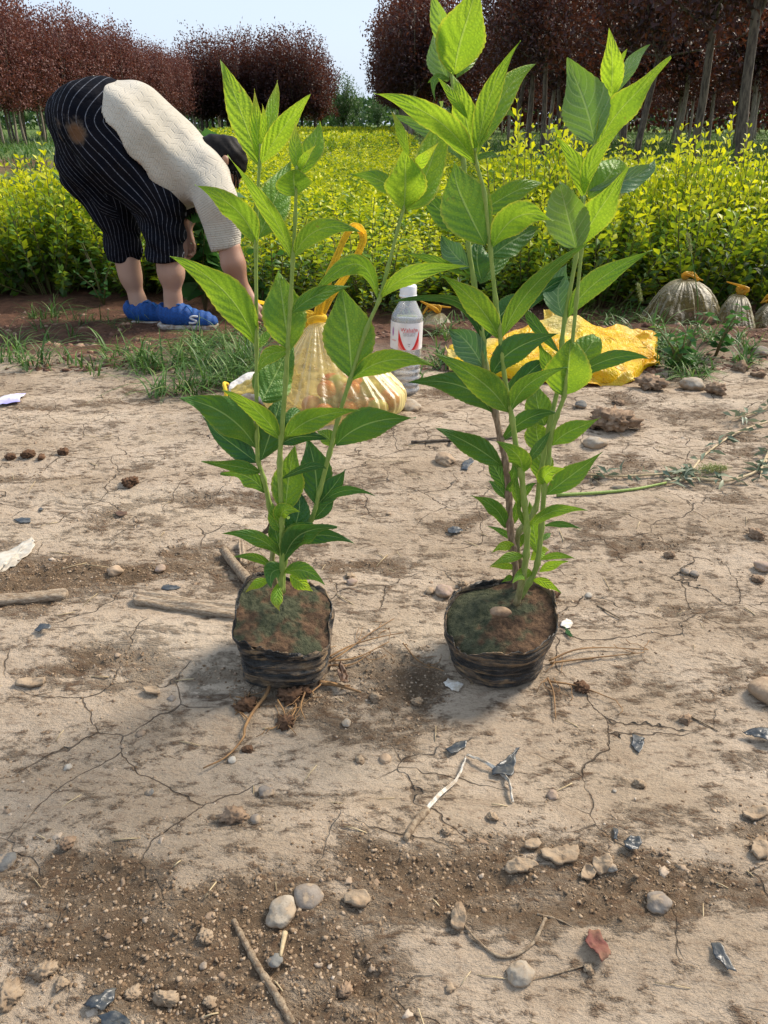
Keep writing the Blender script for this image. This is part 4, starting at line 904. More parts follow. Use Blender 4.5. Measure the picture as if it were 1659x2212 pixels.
# trousers
t = Sdf(.90)
t.cap(px(203, 264, 2.84), .137, px(255, 330, 2.83), .128, 1.0, .05); t.cap(px(255, 330, 2.83), .128, px(342, 432, 2.81), .092, 1, .05); t.cap(px(342, 432, 2.81), .092, px(356, 500, 2.81), .073, 1, .04); t.cap(px(356, 500, 2.81), .074, px(359, 600, 2.81), .067, 1, .03)
t.cap(px(178, 264, 2.98), .130, px(200, 360, 2.99), .112, 1.0, .05); t.cap(px(198, 360, 2.99), .118, px(245, 450, 2.99), .092, 1, .05); t.cap(px(247, 450, 2.99), .086, px(265, 520, 2.99), .066, 1, .04); t.cap(px(265, 520, 2.99), .066, px(270, 590, 2.99), .056, 1, .03)
t.cap(px(235, 250, 2.91), .118, px(275, 290, 2.91), .12, .75, .06)
hemN, hemF = px(360, 563, 2.81).z, px(268, 563, 2.99).z
def tmod(d, X, Y, Z):
    fold = .006*np.sin((Z*1.0+X*.9)*70+3*vnoise(X*9, Z*9))*ss(.25, .1, np.abs(Z-.30)) + .010*(vnoise(X*22+Y*9, Z*10)-.5) + .005*np.sin(np.arctan2(Y-2.9, X)*22)*(Z < .15)
    d = d+fold
    hem = np.where(Y < 2.9, hemN, hemF)+.003*np.sin(X*60)
    d = np.maximum(d, hem-Z)
    a0, a1 = px(150, 172, 2.9), px(240, 168, 2.9)
    return d
to, V = t.mesh('trousers', .0068, M['trousers'], mod=tmod)
def curve_param(V, line):
    L = [np.array([p.x, p.z]) for p in line]; Q = V[:, [0, 2]]; best = np.full(len(V), 1e9); out = np.zeros(len(V)); al = np.zeros(len(V)); s0 = 0
    for i in range(len(L)-1):
        a, b_ = L[i], L[i+1]; d = b_-a; n2 = (d*d).sum(); t_ = np.clip(((Q-a)@d)/n2, 0, 1); c = Q-(a+t_[:, None]*d); dist = np.linalg.norm(c, axis=1)
        sgn = (d[0]*c[:, 1]-d[1]*c[:, 0])/math.sqrt(n2); k = dist < best; out[k] = sgn[k]; al[k] = (s0+t_*math.sqrt(n2))[k]; best = np.minimum(best, dist); s0 += math.sqrt(n2)
    return out, al
Nl = smooth_path([px(235, 175, 2.8), px(205, 262, 2.8), px(262, 340, 2.8), px(342, 432, 2.8), px(356, 500, 2.8), px(359, 600, 2.8)], 10); Fl = smooth_path([px(190, 175, 3), px(172, 262, 3), px(198, 360, 3), px(245, 450, 3), px(263, 520, 3), px(269, 600, 3)], 10)
sN, aN = curve_param(V, Nl); sF, aF = curve_param(V, Fl)
nearm = V[:, 1] < 2.905
def ang(s_, y, yc, sc_): return np.arctan2(s_, np.maximum(yc-y, -.2)+.02)*sc_
rad = np.where(aN < .30, .14, np.where(aN < .5, .14-(aN-.3)*.33, .072))
asn = lambda q, r_: .1*(q/(r_*1.25))*(1+.3*(q/(r_*1.25))**2)
radF = np.where(aF < .30, .135, np.where(aF < .5, .135-(aF-.3)*.33, .068))
st = np.where(nearm, asn(sN, rad), asn(sF, radF)+.37)
st = st + .012*(vnoise(V[:, 0]*9, V[:, 2]*9)-.5)
mu = np.zeros(len(V))
for (mx_, my_, r_, s_) in [(165, 288, 26, 1.1), (150, 270, 34, .62), (118, 265, 18, .7), (112, 300, 16, .8), (185, 262, 30, .5)]:
    c = px(mx_, my_, 2.72); mu = np.maximum(mu, s_*np.exp(-(((V[:, 0]-c.x)/PR_(r_))**2+((V[:, 2]-c.z)/PR_(r_))**2)))
for n_, v_ in (('stripe', st), ('mud', mu)): a = to.data.attributes.new(n_, 'FLOAT', 'POINT'); a.data.foreach_set('value', v_)
put(to, person)
pk = MB(); pp = [px(182, 196, 2.69), px(215, 202, 2.685), px(250, 215, 2.70)]
# knit top
k = Sdf(.89)
k.cap(px(210, 264, 2.91), .152, px(282, 272, 2.91), .142, .70, .06); k.cap(px(282, 272, 2.91), .140, px(345, 318, 2.905), .132, .66, .05); k.cap(px(300, 345, 2.88), .115, px(365, 400, 2.88), .10, .72, .05); k.cap(px(345, 312, 2.905), .130, px(420, 362, 2.90), .112, .66, .05)
k.cap(px(375, 372, 2.9), .115, px(398, 384, 2.9), .098, .75, .04); k.cap(px(420, 362, 2.9), .105, px(452, 366, 2.9), .078, .62, .05)
k.cap(px(438, 378, 2.79), .085, px(470, 440, 2.715), .072, 1, .05); k.cap(px(470, 440, 2.715), .071, px(494, 560, 2.70), .053, 1, .03)
cz = px(494, 538, 2.70); d0 = px(205, 166, 2.9); d1 = px(402, 446, 2.9)
sA, sB, sC = px(470, 440, 2.715), px(494, 538, 2.70), 0
def kmod(d, X, Y, Z):
    d = d + .005*(vnoise(X*12+Z*8, Z*12-X*8)-.5)*2 + .004*np.sin((X*.75+Z*.66)*60+Y*20)*ss(.12, .3, Z)
    tx, tz = d1.x-d0.x, d1.z-d0.z; L = math.hypot(tx, tz); nxn, nzn = -tz/L, tx/L
    if nxn < 0: nxn, nzn = -nxn, -nzn
    along = ((X-d0.x)*tx+(Z-d0.z)*tz)/L
    q = (X-d0.x)*nxn+(Z-d0.z)*nzn + .006*np.sin(along*55)*(Y < 2.9) + .004*np.sin(np.clip(along/L, 0, 1)*math.pi)
    sleeve = (X > px(455, 400, 2.75).x) & (Z < px(450, 445, 2.75).z)
    d = np.maximum(d, np.where(sleeve, -1, -q))
    ax = sB-sA; L2 = ax.length; q2 = ((X-sB.x)*ax.x+(Y-sB.y)*ax.y+(Z-sB.z)*ax.z)/L2
    d = np.maximum(d, np.where(Z < px(450, 480, 2.75).z, q2, -1))
    return d
ko, V = k.mesh('knit_top', .0068, M['knit'], mod=kmod)
line = [px(215, 240, 2.9), px(345, 315, 2.9), px(452, 372, 2.9), px(480, 470, 2.7), px(496, 550, 2.7)]
sK, aK = curve_param(V, line); a = ko.data.attributes.new('knit', 'FLOAT_VECTOR', 'POINT'); a.data.foreach_set('vector', np.stack([sK, aK, V[:, 1]], 1).ravel()); put(ko, person)
# hair
h_ = Sdf(.93); h_.cap(px(466, 334, 2.9), .070, px(488, 340, 2.9), .074, k=.03); h_.cap(px(494, 345, 2.9), .060, px(502, 360, 2.9), .040, k=.03); h_.cap(px(508, 355, 2.9), .04, px(513, 385, 2.88), .010, k=.02)
def hmod(d, X, Y, Z):
    e = px(490, 352, 2.83); d = d+.0015*np.sin((X+Z)*180+vnoise(X*40, Y*40)*4)
    g = px(487, 392, 2.9); dd = np.sqrt((X-g.x)**2+(Z-g.z)**2+(Y-2.9)**2)-.058
    ear = np.sqrt((X-e.x)**2+(Y-e.y)**2+(Z-e.z)**2)-.022
    return np.maximum(np.maximum(d, -dd), -ear)
ho, V = h_.mesh('hair', .005, M['hair'], mod=hmod); put(ho, person)
mb = MB(); rr = np.random.default_rng(2)
for i in range(26):
    x0 = rr.uniform(-8, 10); D = 2.93+rr.uniform(-.03, .03); mb.tube(smooth_path([px(410+x0, 400, D), px(408+x0, 440, D), px(412+x0*1.2+rr.uniform(-4, 4), 462+rr.uniform(-8, 18), D)], 4), [.003]*8+[.0008], 4)
put(mb.build('hair_lock', M['hair']), person); mb = MB()
for i in range(14):
    x0 = rr.uniform(-4, 6); D = 2.86+rr.uniform(-.04, .04); mb.tube(smooth_path([px(506+x0, 370, D), px(510+x0, 388, D), px(508+x0*1.5, 402+rr.uniform(-4, 10), D)], 4), [.002]*8+[.0006], 4)

put(mb.build('hair_fringe', M['hair']), person)
# shoes
def shoe(heel, toe, D, w_, near):
    A = px(*heel, D); B = px(*toe, D-.02); d = (B-A); L = d.length; z0 = min(A.z, B.z)
    s_ = Sdf(.87); u = d.normalized()
    s_.cap(A+u*.04+Vector((0, 0, .030)), .043, A+u*.085+Vector((0, 0, .029)), .044, 1, .02); s_.cap(A+u*.085+Vector((0, 0, .026)), .042, A+u*(L-.055)+Vector((0, 0, .010)), .036, .9, .03); s_.cap(A+u*(L-.06)+Vector((0, 0, .006)), .033, A+u*(L-.030)+Vector((0, 0, .002)), .026, .9, .02)
    s_.cap(A+u*.03+Vector((0, 0, .05)), .028, A+u*.035+Vector((0, 0, .068)), .026, 1, .02)
    def sm(d_, X, Y, Z): return np.maximum(np.maximum(d_+.002*np.sin(X*260), (z0-.001)-Z), -(np.sqrt((X-(A.x+u.x*.045))**2+(Y-(A.y+u.y*.045))**2+((Z-z0-.095)*.8)**2)-.036))
    o, V = s_.mesh('shoe', .0042, M['shoe'], mod=sm); put(o, person)
    so2 = Sdf(.87); so2.cap(A+u*.04+Vector((0, 0, -.004)), .048, A+u*(L-.045)+Vector((0, 0, -.006)), .042, .95, .03)
    def sm2(d_, X, Y, Z): return np.maximum(np.maximum(d_, (z0-.017)-Z), Z-(z0+.0005))
    o2, V = so2.mesh('sole', .0042, M['sole'], mod=sm2); put(o2, person); o2.parent = o; o2.matrix_parent_inverse = Matrix.Translation(-Vector(person.location)) if False else o.matrix_parent_inverse.copy(); o2.matrix_parent_inverse = Matrix.Identity(4)
    lb = MB()
    for q in range(5):
        c = A+u*(L*.46+q*.018)+Vector((0, 0, .050-q*.0058)); lb.tube(smooth_path([c+Vector((-.004, -.032, -.010)), c+Vector((.004, 0, .010)), c+Vector((-.004, .032, -.010))], 4), .0034, 5)
    c = A+u*L*.47+Vector((0, 0, .056)); lb.tube(smooth_path([c, c+Vector((-.02, -.02, .016)), c+Vector((-.035, -.01, .0)), c], 5), .0024, 5); lb.tube(smooth_path([c, c+Vector((.012, -.026, .01)), c+Vector((.03, -.03, -.012))], 4), .0024, 5)
    l = lb.build('lace', M['lace']); l.parent = o
    if near:
        mk = MB(); c = A+u*(L*.62)+Vector((0, -.038, .017)); mk.tube(smooth_path([c+Vector((.014, .004, .014)), c+Vector((-.002, 0, .016)), c+Vector((-.012, 0, .010)), c+Vector((0, -.001, .004)), c+Vector((.010, -.001, -.003)), c+Vector((-.004, 0, -.008)), c+Vector((-.018, 0, -.007))], 5),   .0042, 6); mm_ = mk.build('side_mark', M['mark']); mm_.parent = o
shoe((342, 697), (476, 699), 2.82, 0, True); shoe((271, 689), (404, 691), 2.98, 0, False)

# ------------------------------------------------------------------ bottle
def lathe(prof, seg=48): 
    V = [(r_*math.cos(2*math.pi*k/seg), r_*math.sin(2*math.pi*k/seg), z) for r_, z in prof for k in range(seg)]
    F = [(i*seg+k, i*seg+(k+1) % seg, (i+1)*seg+(k+1) % seg, (i+1)*seg+k) for i in range(len(prof)-1) for k in range(seg)]
    F.append(tuple(range(seg))[::-1]); F.append(tuple(range((len(prof)-1)*seg, len(prof)*seg))); return V, F
def mat_clear(name, ior, tint, op):
    m = NM(name); fr = m.n('Fresnel', {'IOR': ior}).outputs[0]; tp = m.n('BsdfTransparent', {'Color': tint}).outputs[0]; gl = m.n('BsdfGlossy', {'Roughness': .06}).outputs[0]
    df = m.n('BsdfDiffuse', {'Color': (.93, .95, .96)}).outputs[0]; lw = m.n('LayerWeight', {'Blend': .3}).outputs['Facing']
    b_ = m.n('MixShader', {0: m.rng(lw, .3, 1, op, op+.4), 1: tp, 2: df}).outputs[0]
    return m.done(m.n('MixShader', {0: m.math('MULTIPLY', fr, 1.5, clamp=True), 1: b_, 2: gl}).outputs[0])
M['pet'] = mat_clear('clear_plastic', 1.5, (.98, .99, .99), .26)
M['water'] = mat_clear('water', 1.33, (.96, .97, .97), .08)
M['cap'] = simple('white_cap', (.64, .65, .66), .35, (.76, .77, .78), 30); M['label'] = simple('label_paper', (.62, .61, .62), .35, (.76, .74, .76), 30)
M['red'] = simple('label_red', (.62, .02, .025), .35, (.55, .015, .02)); M['coral'] = simple('label_coral', (.80, .22, .20), .35, (.75, .2, .18)); M['ink'] = simple('label_ink', (.15, .13, .14), .4); M['violet'] = simple('label_violet', (.42, .16, .42), .4); M['pale'] = simple('label_blush', (.85, .50, .48), .4)
bb = G(873, 843); bb.z -= .003
bottle = thing('water_bottle', 'clear plastic water bottle with white cap and red and white label', 'bottle', bb)
Rb = .0362
prof = [(.026, 0), (.033, .002), (.0352, .007)]
for i in range(33):
    z = .010+i*(.078/32); prof.append((Rb-.0012+.0014*math.sin(i*1.05+math.pi/2), z))
prof += [(Rb-.0005, .090), (Rb, .093), (Rb, .150), (Rb, .172), (Rb-.0006, .179), (Rb-.003, .185), (Rb-.008, .194), (Rb-.014, .205), (.0190, .212), (.0165, .217), (.0160, .224), (.0160, .228)]
V, F = lathe(prof); o = mesh('bottle_body', V, F, M['pet']); o.parent = bottle
wp = [(max(r_-.0012, .01), z+.001) for r_, z in prof if z < .1745]; wp.append((Rb-.002, .1755)); V, F = lathe(wp); o = mesh('water', V, F, M['water']); o.parent = bottle
V, F = lathe([(.0185, .2215), (.0200, .2215), (.0200, .2255), (.0190, .226), (.0190, .2275), (.0186, .244), (.0172, .2470), (.004, .2475)], 60)
V = [((x*(1+.02*(int(k % 60) % 2)), y*(1+.02*(int(k % 60) % 2)), z) if z > .2275 and z < .245 else (x, y, z)) for k, (x, y, z) in enumerate(V)]
o = mesh('cap', V, F, M['cap']); o.parent = bottle
LZ0, LZ1, LR = .108, .169, Rb+.0006
def onlab(x, z, dr=0.): a_ = x/LR-math.pi/2; return ((LR+dr)*math.cos(a_), (LR+dr)*math.sin(a_), z)
V = [onlab(-.115+.23*i/72, LZ0+(LZ1-LZ0)*j) for j in (0, 1) for i in range(72)]; F = [(i, i+1, 73+i, 72+i) for i in range(71)]
lab = mesh('label', V, F, M['label']); lab.parent = bottle
def labpoly(name, top, bot, mat, n=14, dr=.0003):
    """strip between two curves top(t), bot(t) -> (x,z)"""
    V = [onlab(*top(i/n), dr) for i in range(n+1)]+[onlab(*bot(i/n), dr) for i in range(n+1)]
    o = mesh(name, V, [(n+1+i, n+2+i, i+1, i) for i in range(n)], mat); o.parent = lab
X0 = .004     # centre of the front panel
for sg in (-1, 1):
    o_ = lambda t, sg=sg: (X0+sg*(.0255-.021*t), LZ0+.040*(1-t)**1.0*(1-.55*math.sin(t*3.1)*.5)+.0008); 
    labpoly('red_swoosh', (lambda t, sg=sg: (X0+sg*(.0255-.022*t), LZ0+.001+.046*(1-t)**1.7)) if sg > 0 else (lambda t, sg=sg: (X0+sg*(.0255-.022*t), LZ0+.001+.046*(1-t)**1.7)), lambda t, sg=sg: (X0+sg*(.0255-.022*t), LZ0+.0008), M['red'])
    labpoly('coral_swoosh', lambda t, sg=sg: (X0+sg*(.0253-.014*t), LZ0+.001+.022*(1-t)**1.3), lambda t, sg=sg: (X0+sg*(.0253-.014*t), LZ0+.0009), M['coral'], dr=.0006)
    labpoly('blush_swoosh', lambda t, sg=sg: (X0+sg*(.0251-.008*t), LZ0+.001+.009*(1-t)**1.0), lambda t, sg=sg: (X0+sg*(.0251-.008*t), LZ0+.001), M['pale'], dr=.0009)
def labtext(body, x, z, size, mat, sx=1.0, dr=.0008):
    c = bpy.data.curves.new('txt', 'FONT'); c.body = body; c.size = size; c.align_x = 'CENTER'; c.extrude = 0; c.resolution_u = 2
    o = bpy.data.objects.new('txt', c); COL.objects.link(o); dg = bpy.context.evaluated_depsgraph_get(); me = bpy.data.meshes.new_from_object(o.evaluated_get(dg)); bpy.data.objects.remove(o)
    for v in me.vertices: v.co = Vector(onlab(x+v.co.x*sx, z+v.co.y, dr))
    me.materials.clear(); me.materials.append(mat); me.name = 'lettering'; o = bpy.data.objects.new('lettering', me); link(o, lab)
labtext('Wahaha', X0, LZ0+.0425, .0122, M['red'], 1.0); labtext('PURIFIED WATER', X0, LZ0+.0365, .0038, M['ink']); labtext('FOR DRINKING', X0, LZ0+.0325, .0038, M['ink']); labtext('596', X0, LZ0+.013, .0040, M['ink']); labtext('mL', X0, LZ0+.009, .0036, M['ink'])
labtext('Wahaha', -.034, LZ0+.019, .0045, M['red']); labpoly('violet_emblem', lambda t: (-.038+.006*(t-.5), LZ0+.038+.012*math.sin(t*math.pi)), lambda t: (-.038+.006*(t-.5), LZ0+.038-.010*math.sin(t*math.pi)), M['violet'])
labpoly('red_rule', lambda t: (X0-.015+.03*t, LZ0+.0412), lambda t: (X0-.015+.03*t, LZ0+.0405), M['red'])
bottle.rotation_euler = (0, R(1.6), R(2))

# ------------------------------------------------------------------ plastic bags
M['film_y'] = mat_film('yellow_film', (.84, .74, .36), .30, .95, .42, 40., .07)
M['film_knot'] = mat_film('yellow_film_gathered', (.90, .68, .09), .50, .95, .4, 40., .08)
M['film_clear'] = mat_film('brownish_clear_film', (.34, .29, .13), .26, .8, .45, 60., .06)
M['film_tie'] = mat_film('dull_orange_film', (.62, .38, .05), .7, 1.)
M['fruit'] = simple('red_fruit', (.42, .045, .035), .35, (.55, .22, .10), 30, .1); M['fruit_g'] = simple('green_fruit', (.25, .33, .12), .4, (.40, .30, .12), 30, .1)
def tied_bag(root, knot, cen, ax, ay, az, pleats, seed, mat, skx=0., vp=.95, hp=1.15):
    r = np.random.default_rng(seed); N, K = 220, 44; V = []
    phs = r.uniform(0, 6.28, 6); gi, gj = np.meshgrid(np.arange(N), np.arange(K+1), indexing='ij'); nzz = fbm(2.2*np.cos(gi*2*math.pi/N)+seed*3.1+10, 2.2*np.sin(gi*2*math.pi/N)+gj*.09+20, 4, .6)
    for j in range(K+1):
        v = j/K
        for i in range(N):
            ph = 2*math.pi*i/N
            # height profile from the knot down, bulging low, tucked in at the ground
            lump = 1+.10*math.sin(ph*2+phs[0])+.07*math.sin(ph*3+phs[1]); tt_ = max(0, (v-.72)/.28)
            rr = ((v/.72)**vp if v < .72 else math.cos(tt_*1.05)**.7)*lump
            zz_ = 1-.72*(v/.72)**hp if v < .72 else .28*(1-math.sin(tt_*math.pi/2))
            am = .4+1.3*_tab[int(ph*20) % 256, seed]*0+1.2*math.sin(ph*3.3+phs[5])**2
            pl = math.sin(ph*pleats+2.6*math.sin(ph*2+phs[2])+phs[3]+1.2*v*math.sin(ph*5))*.034*am*math.sin(math.pi*min(1, v*1.05))**.6 + math.sin(ph*pleats*2.3+phs[4]+v*3)*.02*am + .30*(nzz[i, j]-.5)*(2.3 if vp < .8 else .6)*v
            q = rr*(1+pl*(1.5-v))+.018*(1-v)
            V.append((knot.x+(cen.x-knot.x)*min(1, v*1.2)+ax*q*math.cos(ph)+skx*rr*max(0, math.cos(ph)), knot.y+(cen.y-knot.y)*min(1, v*1.2)+ay*q*math.sin(ph), cen.z+(az*zz_)*(1+.22*(vp < .8)*math.sin(ph+phs[5])*v)+.004*math.sin(ph*9+v*8)*v))
    F = [(j*N+i, j*N+(i+1) % N, (j+1)*N+(i+1) % N, (j+1)*N+i) for j in range(K) for i in range(N)]
    o = mesh('bag_skin', V, F, mat); put(o, root); return o
def ribbon(name, pts, w_, mat, parent=None, thick=.0012, twist=0., ruff=.0):
    """crumpled strip of film with a real cross-section"""
    P_ = smooth_path(pts, 7); n = len(P_); V = []; prev = None
    for i, p in enumerate(P_):
        tg = (P_[min(i+1, n-1)]-P_[max(i-1, 0)]).normalized(); a_ = Vector((1, 0, 0))-tg*tg.x if prev is None else prev-tg*prev.dot(tg)
        a_.normalize(); a_ = Matrix.Rotation(twist/n, 3, tg) @ a_; prev = a_; b_ = tg.cross(a_)
        ww = w_ if not hasattr(w_, '__len__') else w_[0]+(w_[1]-w_[0])*i/(n-1)
        for k_ in range(9): 
            s_ = (k_/8-.5); V.append(p+a_*ww*s_+b_*(ww*.18*math.sin(k_*2.1+i*.23)+ruff*math.sin(i*1.7+k_)))
        for k_ in range(8, -1, -1):
            s_ = (k_/8-.5); V.append(p+a_*ww*s_+b_*(ww*.18*math.sin(k_*2.1+i*.23)+ruff*math.sin(i*1.7+k_)+thick))
    F = [(i*18+k_, i*18+(k_+1) % 18, (i+1)*18+(k_+1) % 18, (i+1)*18+k_) for i in range(n-1) for k_ in range(18)]+[tuple(range(18))[::-1], tuple(range((n-1)*18, n*18))]
    o = mesh(name, V, F, mat); return o
kn = at(684, 690, 1.66); cg = at(735, 850, 1.585); cg.z = float(terr(cg.x, cg.y))-.004
bagt = thing('tied_plastic_bag', 'knotted see through yellow plastic bag full of red fruit, behind left seedling', 'plastic bag', (cg.x, cg.y, cg.z))
tied_bag(bagt, kn, cg, .148, .112, kn.z-cg.z, 17, 4, M['film_y'], .0, .92, 1.12)
km = MB(); km.tube(smooth_path([kn+Vector((-.016, -.004, -.004)), kn+Vector((0, -.012, .004)), kn+Vector((.016, -.002, .002)), kn+Vector((.004, .012, .006)), kn+Vector((-.014, .004, .004))], 5), [.008]*20+[.006], 8); put(km.build('knot', M['film_knot']), bagt)
for pts, w_ in (([kn, at(700, 630, 1.66), at(722, 570, 1.67), at(748, 508, 1.68), at(768, 488, 1.68), at(783, 505, 1.69)], .019), ([kn+Vector((.006, .004, 0)), at(715, 640, 1.69), at(745, 600, 1.69), at(768, 560, 1.69), at(784, 520, 1.69), at(783, 500, 1.69)], .016),
                ([kn, at(660, 676, 1.67), at(610, 665, 1.70), at(560, 652, 1.74)], .020), ([kn, at(640, 705, 1.66), at(615, 712, 1.66), at(590, 700, 1.67)], .018)):
    o = ribbon('handle', pts, w_, M['film_knot'], twist=1.2, ruff=.0006); put(o, bagt)
# plastic flap lying to the left of the bag
o = ribbon('loose_flap', [at(640, 800, 1.60), at(590, 815, 1.58), at(540, 835, 1.57), at(500, 848, 1.56)], (.09, .03), M['film_y'], twist=.3, ruff=.002); put(o, bagt)
def ico(sub=3):
    import bmesh
    bm = bmesh.new(); bmesh.ops.create_icosphere(bm, subdivisions=sub, radius=1); V = np.array([v.co[:] for v in bm.verts]); F = [[v.index for v in f.verts] for f in bm.faces]; bm.free(); return V, np.array(F)
ICO = {k: ico(k) for k in (1, 2, 3, 4)}
rf = np.random.default_rng(12)
fl = [(660, 872, 1.56), (700, 885, 1.545), (740, 884, 1.54), (780, 876, 1.56), (818, 862, 1.585), (842, 850, 1.6), (680, 840, 1.60), (722, 846, 1.6), (765, 842, 1.6), (800, 836, 1.62), (700, 812, 1.63), (745, 808, 1.64), (690, 906, 1.52), (735, 908, 1.515), (640, 850, 1.59)]
for i, (x, y, D) in enumerate(fl):
    V, F = ICO[3]; rr_ = .0235*rf.uniform(.9, 1.12); V = V*rr_*np.array([1, 1, .93]); V = V*(1-.1*np.exp(-((V[:, :1]/rr_)**2+(V[:, 1:2]/rr_)**2)*9))
    o = mesh('fruit', V, F, M['fruit'] if i % 4 != 1 else M['fruit_g']); q_ = (i*2.4, .105*math.sqrt((i % 9+.5)/9)); lay = i//9; o.location = (cg.x+.012+q_[1]*(1-.3*lay)*math.cos(q_[0]), cg.y+.005+q_[1]*.62*(1-.3*lay)*math.sin(q_[0]), cg.z+rr_*.95+lay*.038)
    setp(o, 'round red fruit seen through the knotted yellow plastic bag' if i % 4 != 1 else 'greenish fruit seen through the knotted yellow plastic bag', 'fruit', 'red fruits in the knotted bag' if i % 4 != 1 else 'greenish fruits in the knotted bag')
# glove
M['glove'] = simple('white_knit_glove', (.70, .68, .64), .9, (.50, .46, .42), 110, .6); M['cuff'] = simple('yellow_cuff', (.80, .55, .04), .8, (.7, .45, .03), 90, .4); M['inside'] = simple('glove_lining', (.30, .19, .12), .95, (.2, .12, .07), 60, .3)
gl = Sdf(); g0 = at(500, 838, 1.66); g0.z = float(terr(g0.x, g0.y))+.026
gl.cap(g0, .026, g0+Vector((.045, .03, .008)), .030, 1, .02); gl.cap(g0+Vector((.045, .03, .008)), .030, g0+Vector((.09, .05, .012)), .024, 1, .02)
for q in range(4): gl.cap(g0+Vector((.085, .035+q*.014, .012)), .011, g0+Vector((.125+.008*(q % 2), .02+q*.024, -.004)), .009, 1, .008)
gl.cap(g0+Vector((.05, .01, .0)), .012, g0+Vector((.085, -.02, -.012)), .010, 1, .01)
def gm(d, X, Y, Z): return np.maximum(d+.004*(vnoise(X*60, Z*60+Y*40)-.5), -(X-(g0.x-.004)))
go, V = gl.mesh('glove_knit', .0038, M['glove'], mod=gm)
glove = thing('work_glove', 'white knitted work glove with yellow cuff, lying beside the fruit bag', 'glove', (g0.x, g0.y, g0.z-.026)); put(go, glove)
tb = MB(); rim = [g0+Vector((-.012+.004*math.cos(k*.6), .028*math.cos(k*math.pi/12), .025*math.sin(k*math.pi/12))) for k in range(25)]; tb.tube(rim, .0042, 8); put(tb.build('cuff', M['cuff']), glove)
V = [g0+Vector((.004, 0, 0))]+[g0+Vector((-.006, .026*math.cos(k*math.pi/12), .023*math.sin(k*math.pi/12))) for k in range(24)]; o = mesh('lining', V, [(0, 1+(k+1) % 24, 1+k) for k in range(24)], M['inside']); put(o, glove)
# flat crumpled bag
def mat_yflat():
    m = NM('bright_yellow_plastic'); o = m.obj(); n = m.noise(o, 11, 5, .6, 1.5); n2 = m.noise(o, 45, 5, .6, 1.); p_ = m.attr('pale').outputs['Fac']
    col = m.mix(m.rng(n, .4, .65), (.88, .60, .001), (.86, .44, .001)); col = m.mix(p_, col, (.76, .62, .18))
    h = m.math('ADD', m.math('ABSOLUTE', m.math('SUBTRACT', n, .5)), m.math('MULTIPLY', m.math('ABSOLUTE', m.math('SUBTRACT', n2, .5)), .4))
    nr = m.bump(h, .8, .03)
    pr = m.pr(Base_Color=col, Roughness=.32, Specular_IOR_Level=.4, Normal=nr); tr = m.n('BsdfTranslucent', {'Color': col, 'Normal': nr}).outputs[0]
    return m.done(m.n('MixShader', {0: .3, 1: pr, 2: tr}).outputs[0])
M['yflat'] = mat_yflat()
outl = [(962, 752), (960, 775), (968, 798), (985, 812), (1040, 818), (1090, 828), (1160, 842), (1250, 846), (1318, 852), (1352, 846), (1378, 828), (1395, 800), (1425, 782), (1412, 755), (1408, 722), (1360, 728), (1300, 728), (1262, 700), (1200, 702), (1150, 712), (1080, 735), (1030, 745), (995, 762)]
pts = []
for (x, y) in outl:
    yy_ = 1106-(1106-y)*1.0; D = 1.80+(846-y)/150*.36; pts.append((x, D))
A = [Vector((at(x, 800, D).x, D, 0)) for (x, D) in pts]; c = sum(A, Vector())/len(A)
NA, NR = len(A)*8, 40; ring = smooth_path(A+[A[0]], 8)[:-1]; V = []; PA = []
def crump(x, y): 
    q = 0
    for k_, (a_, f_) in enumerate(((.4, 9), (1.9, 13), (2.6, 21), (.9, 33), (1.3, 50))): q += abs(fbm(np.array([x*f_*math.cos(a_)+y*f_*math.sin(a_)+k_*9]), np.array([(-x*math.sin(a_)+y*math.cos(a_))*f_*.5]), 2)[0]-.5)/(1+k_*.7)
    return q
for layer in (0, 1):
    for j in range(NR+1):
        q = 1-j/NR
        for i in range(len(ring)):
            p = c+(ring[i]-c)*q; e = 1-q**5; cr = crump(p.x, p.y); back = ss(1.85, 2.15, p.y)
            zb = float(terr_base(p.x, p.y)); hgt = (.018+.062*e*(.55+.6*back)*math.exp(-((p.x-(c.x+.03))/.26)**2)+.05*cr*(.5+.6*e))
            if layer: hgt = max(.002, hgt-.0015)
            V.append((p.x+.012*(cr-.4), p.y+.010*(cr-.4), zb+hgt*(1 if q < .995 else .25))); PA.append(ss(.0, .12, p.y-2.0+.1*math.sin(p.x*30))*ss(.35, .15, abs(p.x-at(1180, 800, 1.9).x)) if True else 0)
n_ = len(ring); L_ = (NR+1)*n_; F = []
for layer in (0, 1):
    for j in range(NR):
        for i in range(n_):
            a_, b_ = layer*L_+j*n_+i, layer*L_+j*n_+(i+1) % n_; f_ = (a_, b_, b_+n_, a_+n_); F.append(f_ if not layer else f_[::-1])
for i in range(n_): a_, b_ = i, (i+1) % n_; F.append((b_, a_, L_+a_, L_+b_))
fb = thing('crumpled_plastic_bag', 'bright yellow opaque plastic bag lying crumpled flat behind the right seedling', 'plastic bag', (c.x, c.y, 0))
o = mesh('bag_sheet', V, np.array(F), M['yflat'], attrs={'pale': PA}); put(o, fb)
